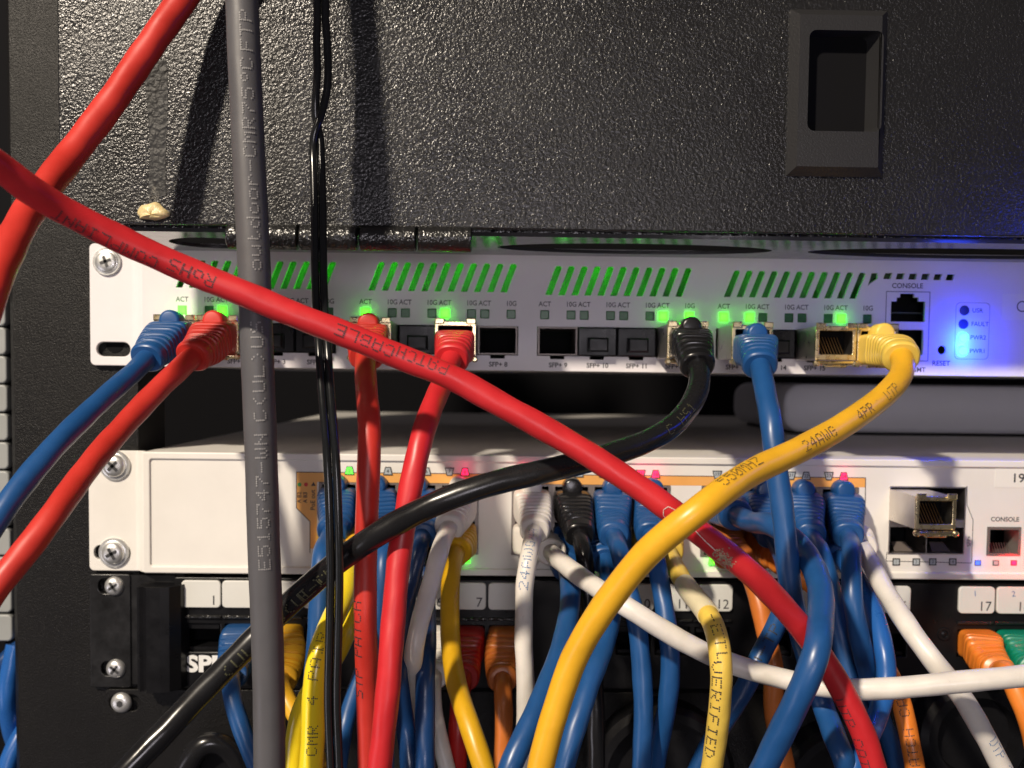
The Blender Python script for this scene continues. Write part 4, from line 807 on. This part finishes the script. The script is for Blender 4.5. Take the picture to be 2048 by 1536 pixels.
for d in CABS:
    p = d['p']; base = p[-1] if d['port'] is None else p[0]
    t = thing(d['name'], d['label'], d['cat'], tuple(base), d['group']); ROOT[d['label']] = t; d['root'] = t
    ph1, ph2 = random.uniform(0, 6), random.uniform(0, 6); wb = d['wob']; st = 1.3
    w1 = random.uniform(17, 23); i0 = 12 if d['port'] is not None else 0
    lowf = np.interp(np.arange(len(p)), np.arange(0, len(p) + 12, 6), RNG.normal(0, 1, len(np.arange(0, len(p) + 12, 6))))
    fn = lambda i, th: 1 + wb * (.018 * math.cos(2 * th + 2 * math.pi * i * st / w1 + ph1) + .010 * math.cos(3 * th - 2 * math.pi * i * st / 9 + ph2) + .007 * lowf[i])
    pp_ = p[i0:]
    f2 = (lambda i, th, i0=i0, fn=fn: fn(i + i0, th))
    m = tube(pp_, d['r'], f2, 24); 
    me = bpy.data.meshes.new('jacket'); me.from_pydata([tuple(np.array(v) * S) for v in m.v], [], m.f); link('jacket', me, JK[d['col']], t, smooth=True)
    for tx in d['texts']: cable_text(d, t, *tx)
    if d['boot']:
        T_, U, V = frames(p); s = np.concatenate([[0], np.cumsum(np.linalg.norm(np.diff(p, axis=0), axis=1))]); L = d['blen']; rings = []; K = 110
        for i in range(K):
            q = i / (K - 1); a_ = 1.5 + q * (L + 1.5); ii = np.interp(a_, s, np.arange(len(p))); i1 = int(ii); f = ii - i1; i2 = min(i1 + 1, len(p) - 1)
            c = p[i1] * (1 - f) + p[i2] * f; Ui = U[i1] * (1 - f) + U[i2] * f; Vi = V[i1] * (1 - f) + V[i2] * f
            zz = max(0, (q - .34) / .66); e = 6 - 3.7 * min(1, zz * 1.3)
            w_ = 13.2 * (1 - zz) + (d['r'] * 2 + 4.4) * zz; h_ = 10.6 * (1 - zz) + (d['r'] * 2 + 3.6) * zz
            if .30 < q < .90:
                fr_ = ((a_ - 9) / 2.3) % 1.0; rib = 0 if fr_ < .62 else -1.5 * math.sin((fr_ - .62) / .38 * math.pi)
                w_ += rib; h_ += rib
            if q > .965: g2 = (q - .965) / .035; w_ -= 1.2 * g2 * g2; h_ -= 1.2 * g2 * g2
            if q < .04: w_ -= .8; h_ -= .8
            rings.append(super_ring(c, Ui, Vi, w_, h_, e))
        m = MB(); n = 32; m.add([v for r_ in rings for v in r_], [(i * n + j, i * n + (j + 1) % n, (i + 1) * n + (j + 1) % n, (i + 1) * n + j) for i in range(K - 1) for j in range(n)] + [tuple(range(n)), tuple(range(K * n - 1, (K - 1) * n - 1, -1))])
        bt = m.build('boot', JK[d['boot']], t, smooth=True)
        if d['latch']:
            a_ = 5.5; ii = int(np.interp(a_, s, np.arange(len(p)))); c = p[ii] + U[ii] * d['up'] * (6.3 if d['port'][1] > -10 else 5.3); ax = T_[ii] - U[ii] * d['up'] * .0
            MB().lathe(c - ax * 3.5, ax, [(0, 2.4), (.8, 3.2), (2, 3.55), (7.2, 3.5), (7.8, 3.2), (8.1, 2.7), (8.15, 2.5)], 28).build('latch_guard', JK[d['boot']], t, smooth=True)
            m = MB(); cc = p[ii] + U[ii] * d['up'] * 4.2
            m.lathe(cc - ax * 3.2, ax, [(0, 3.0), (6.5, 3.0), (7, 2.6)], 16); m.build('guard_neck', JK[d['boot']], t, smooth=True)
        m = MB(); pt = d['port']; m.box(pt[0] - 5.8, pt[0] + 5.8, pt[1] - 2.2, pt[1] + 9, pt[2] - 3.9, pt[2] + 3.2); m.build('clear_plug', MT['clear'], t)
# cord strands
Tt, Ut, Vt = frames(TWC, (1, 0, 0)); prj = project(TWC)
sep = 1.13
for sgn in (-1, 1):
    q = []
    for i in range(len(TWC)):
        yv = prj[i, 1]; a_ = 0 if yv < 215 else (math.pi if yv > 285 else math.pi * (yv - 215) / 70)
        c = TWC[i]; Vv = CAM - c; Vv /= np.linalg.norm(Vv); side = np.cross(Vv, Tt[i]); side /= np.linalg.norm(side)
        sp = sep * (1.35 if 60 < yv < 200 else 1.0)
        q.append(c + sgn * sp * (math.cos(a_) * side + math.sin(a_) * Vv))
    q = np.array(q)
    for _ in range(5): q[1:-1] = .25 * q[:-2] + .5 * q[1:-1] + .25 * q[2:]
    m = tube(q, 1.14, None, 14); me = bpy.data.meshes.new('strand'); me.from_pydata([tuple(np.array(v) * S) for v in m.v], [], m.f); link('strand', me, JK['cord'], cord, smooth=True)
# sleeve band on the pale cable
p = M12['p']; pr = project(p); seg = p[(pr[:, 1] > 1168) & (pr[:, 1] < 1232)]
m = tube(seg, M12['r'] * 1.07, None, 24); me = bpy.data.meshes.new('sleeve_band'); me.from_pydata([tuple(np.array(v) * S) for v in m.v], [], m.f); link('sleeve_band', me, JK['cream'], M12['root'], smooth=True)
# scuffs on the long red cable
def on_cable(d, px, py, lift=.12):
    p = d['p']; pr = project(p); i = int(np.argmin(np.hypot(pr[:, 0] - px, pr[:, 1] - py))); i = min(max(i, 2), len(p) - 3); tv = pr[i + 1] - pr[i - 1]; tv /= np.linalg.norm(tv)
    dv = np.array([px, py]) - pr[i]; al = dv @ tv; nrm = np.array([-tv[1], tv[0]]); off = dv @ nrm; dist = np.linalg.norm(p[i] - CAM); mm = off * dist / FPX
    q0, n0, T_ = surf_at(p, None, i, 0, d['r']); q1, _, _ = surf_at(p, None, i, .3, d['r']); pj = project(np.array([q0, q1])); sg = 1 if (pj[1] - pj[0]) @ nrm > 0 else -1
    a = sg * math.asin(max(-.97, min(.97, mm / d['r']))); stp = np.linalg.norm(p[i + 1] - p[i]); q, nn, T_ = surf_at(p, None, i + al * dist / FPX / stp, a, d['r'] + lift); return q, nn, T_
m = MB()
def scr(pts, w_):
    for (a0, b0), (a1, b1) in zip(pts[:-1], pts[1:]):
        for k in range(8):
            t0, t1 = k / 8, (k + 1) / 8; qa, na, _ = on_cable(A_, a0 + (a1 - a0) * t0, b0 + (b1 - b0) * t0); qb, nb_, _ = on_cable(A_, a0 + (a1 - a0) * t1, b0 + (b1 - b0) * t1)
            dd = qb - qa; 
            if np.linalg.norm(dd) < 1e-4 or np.linalg.norm(dd) > 4: continue
            sd = np.cross(na, dd); sd /= np.linalg.norm(sd); ww = w_ * random.uniform(.6, 1.2)
            m.add([qa + sd * ww, qa - sd * ww, qb - sd * ww, qb + sd * ww], [(0, 1, 2, 3)])
scr([(1348, 1018), (1332, 1010), (1323, 1016), (1324, 1028), (1332, 1036)], .10); scr([(1384, 1056), (1402, 1075), (1425, 1096)], .13)
me = bpy.data.meshes.new('scratch'); me.from_pydata([tuple(np.array(v) * S) for v in m.v], [], m.f); link('scratch', me, MT['scuff'], A_['root'], fix=False)
m = MB()
for k in range(260):
    t = random.random(); cx_, cy_ = 1428 + 26 * t + random.gauss(0, 6), 1100 + 28 * t + random.gauss(0, 7)
    q, nn, T_ = on_cable(A_, cx_, cy_, .10 + random.random() * .08); B_ = np.cross(nn, T_); r_ = random.uniform(.12, .38); an = random.random() * 6
    m.add([q + r_ * (math.cos(an + j * 1.57) * T_ + .6 * math.sin(an + j * 1.57) * B_) for j in range(4)], [(0, 1, 2, 3)])
me = bpy.data.meshes.new('scraped_patch'); me.from_pydata([tuple(np.array(v) * S) for v in m.v], [], m.f); o = link('scraped_patch', me, MT['scuff2'], A_['root'], fix=False); o['kind'] = 'stuff'
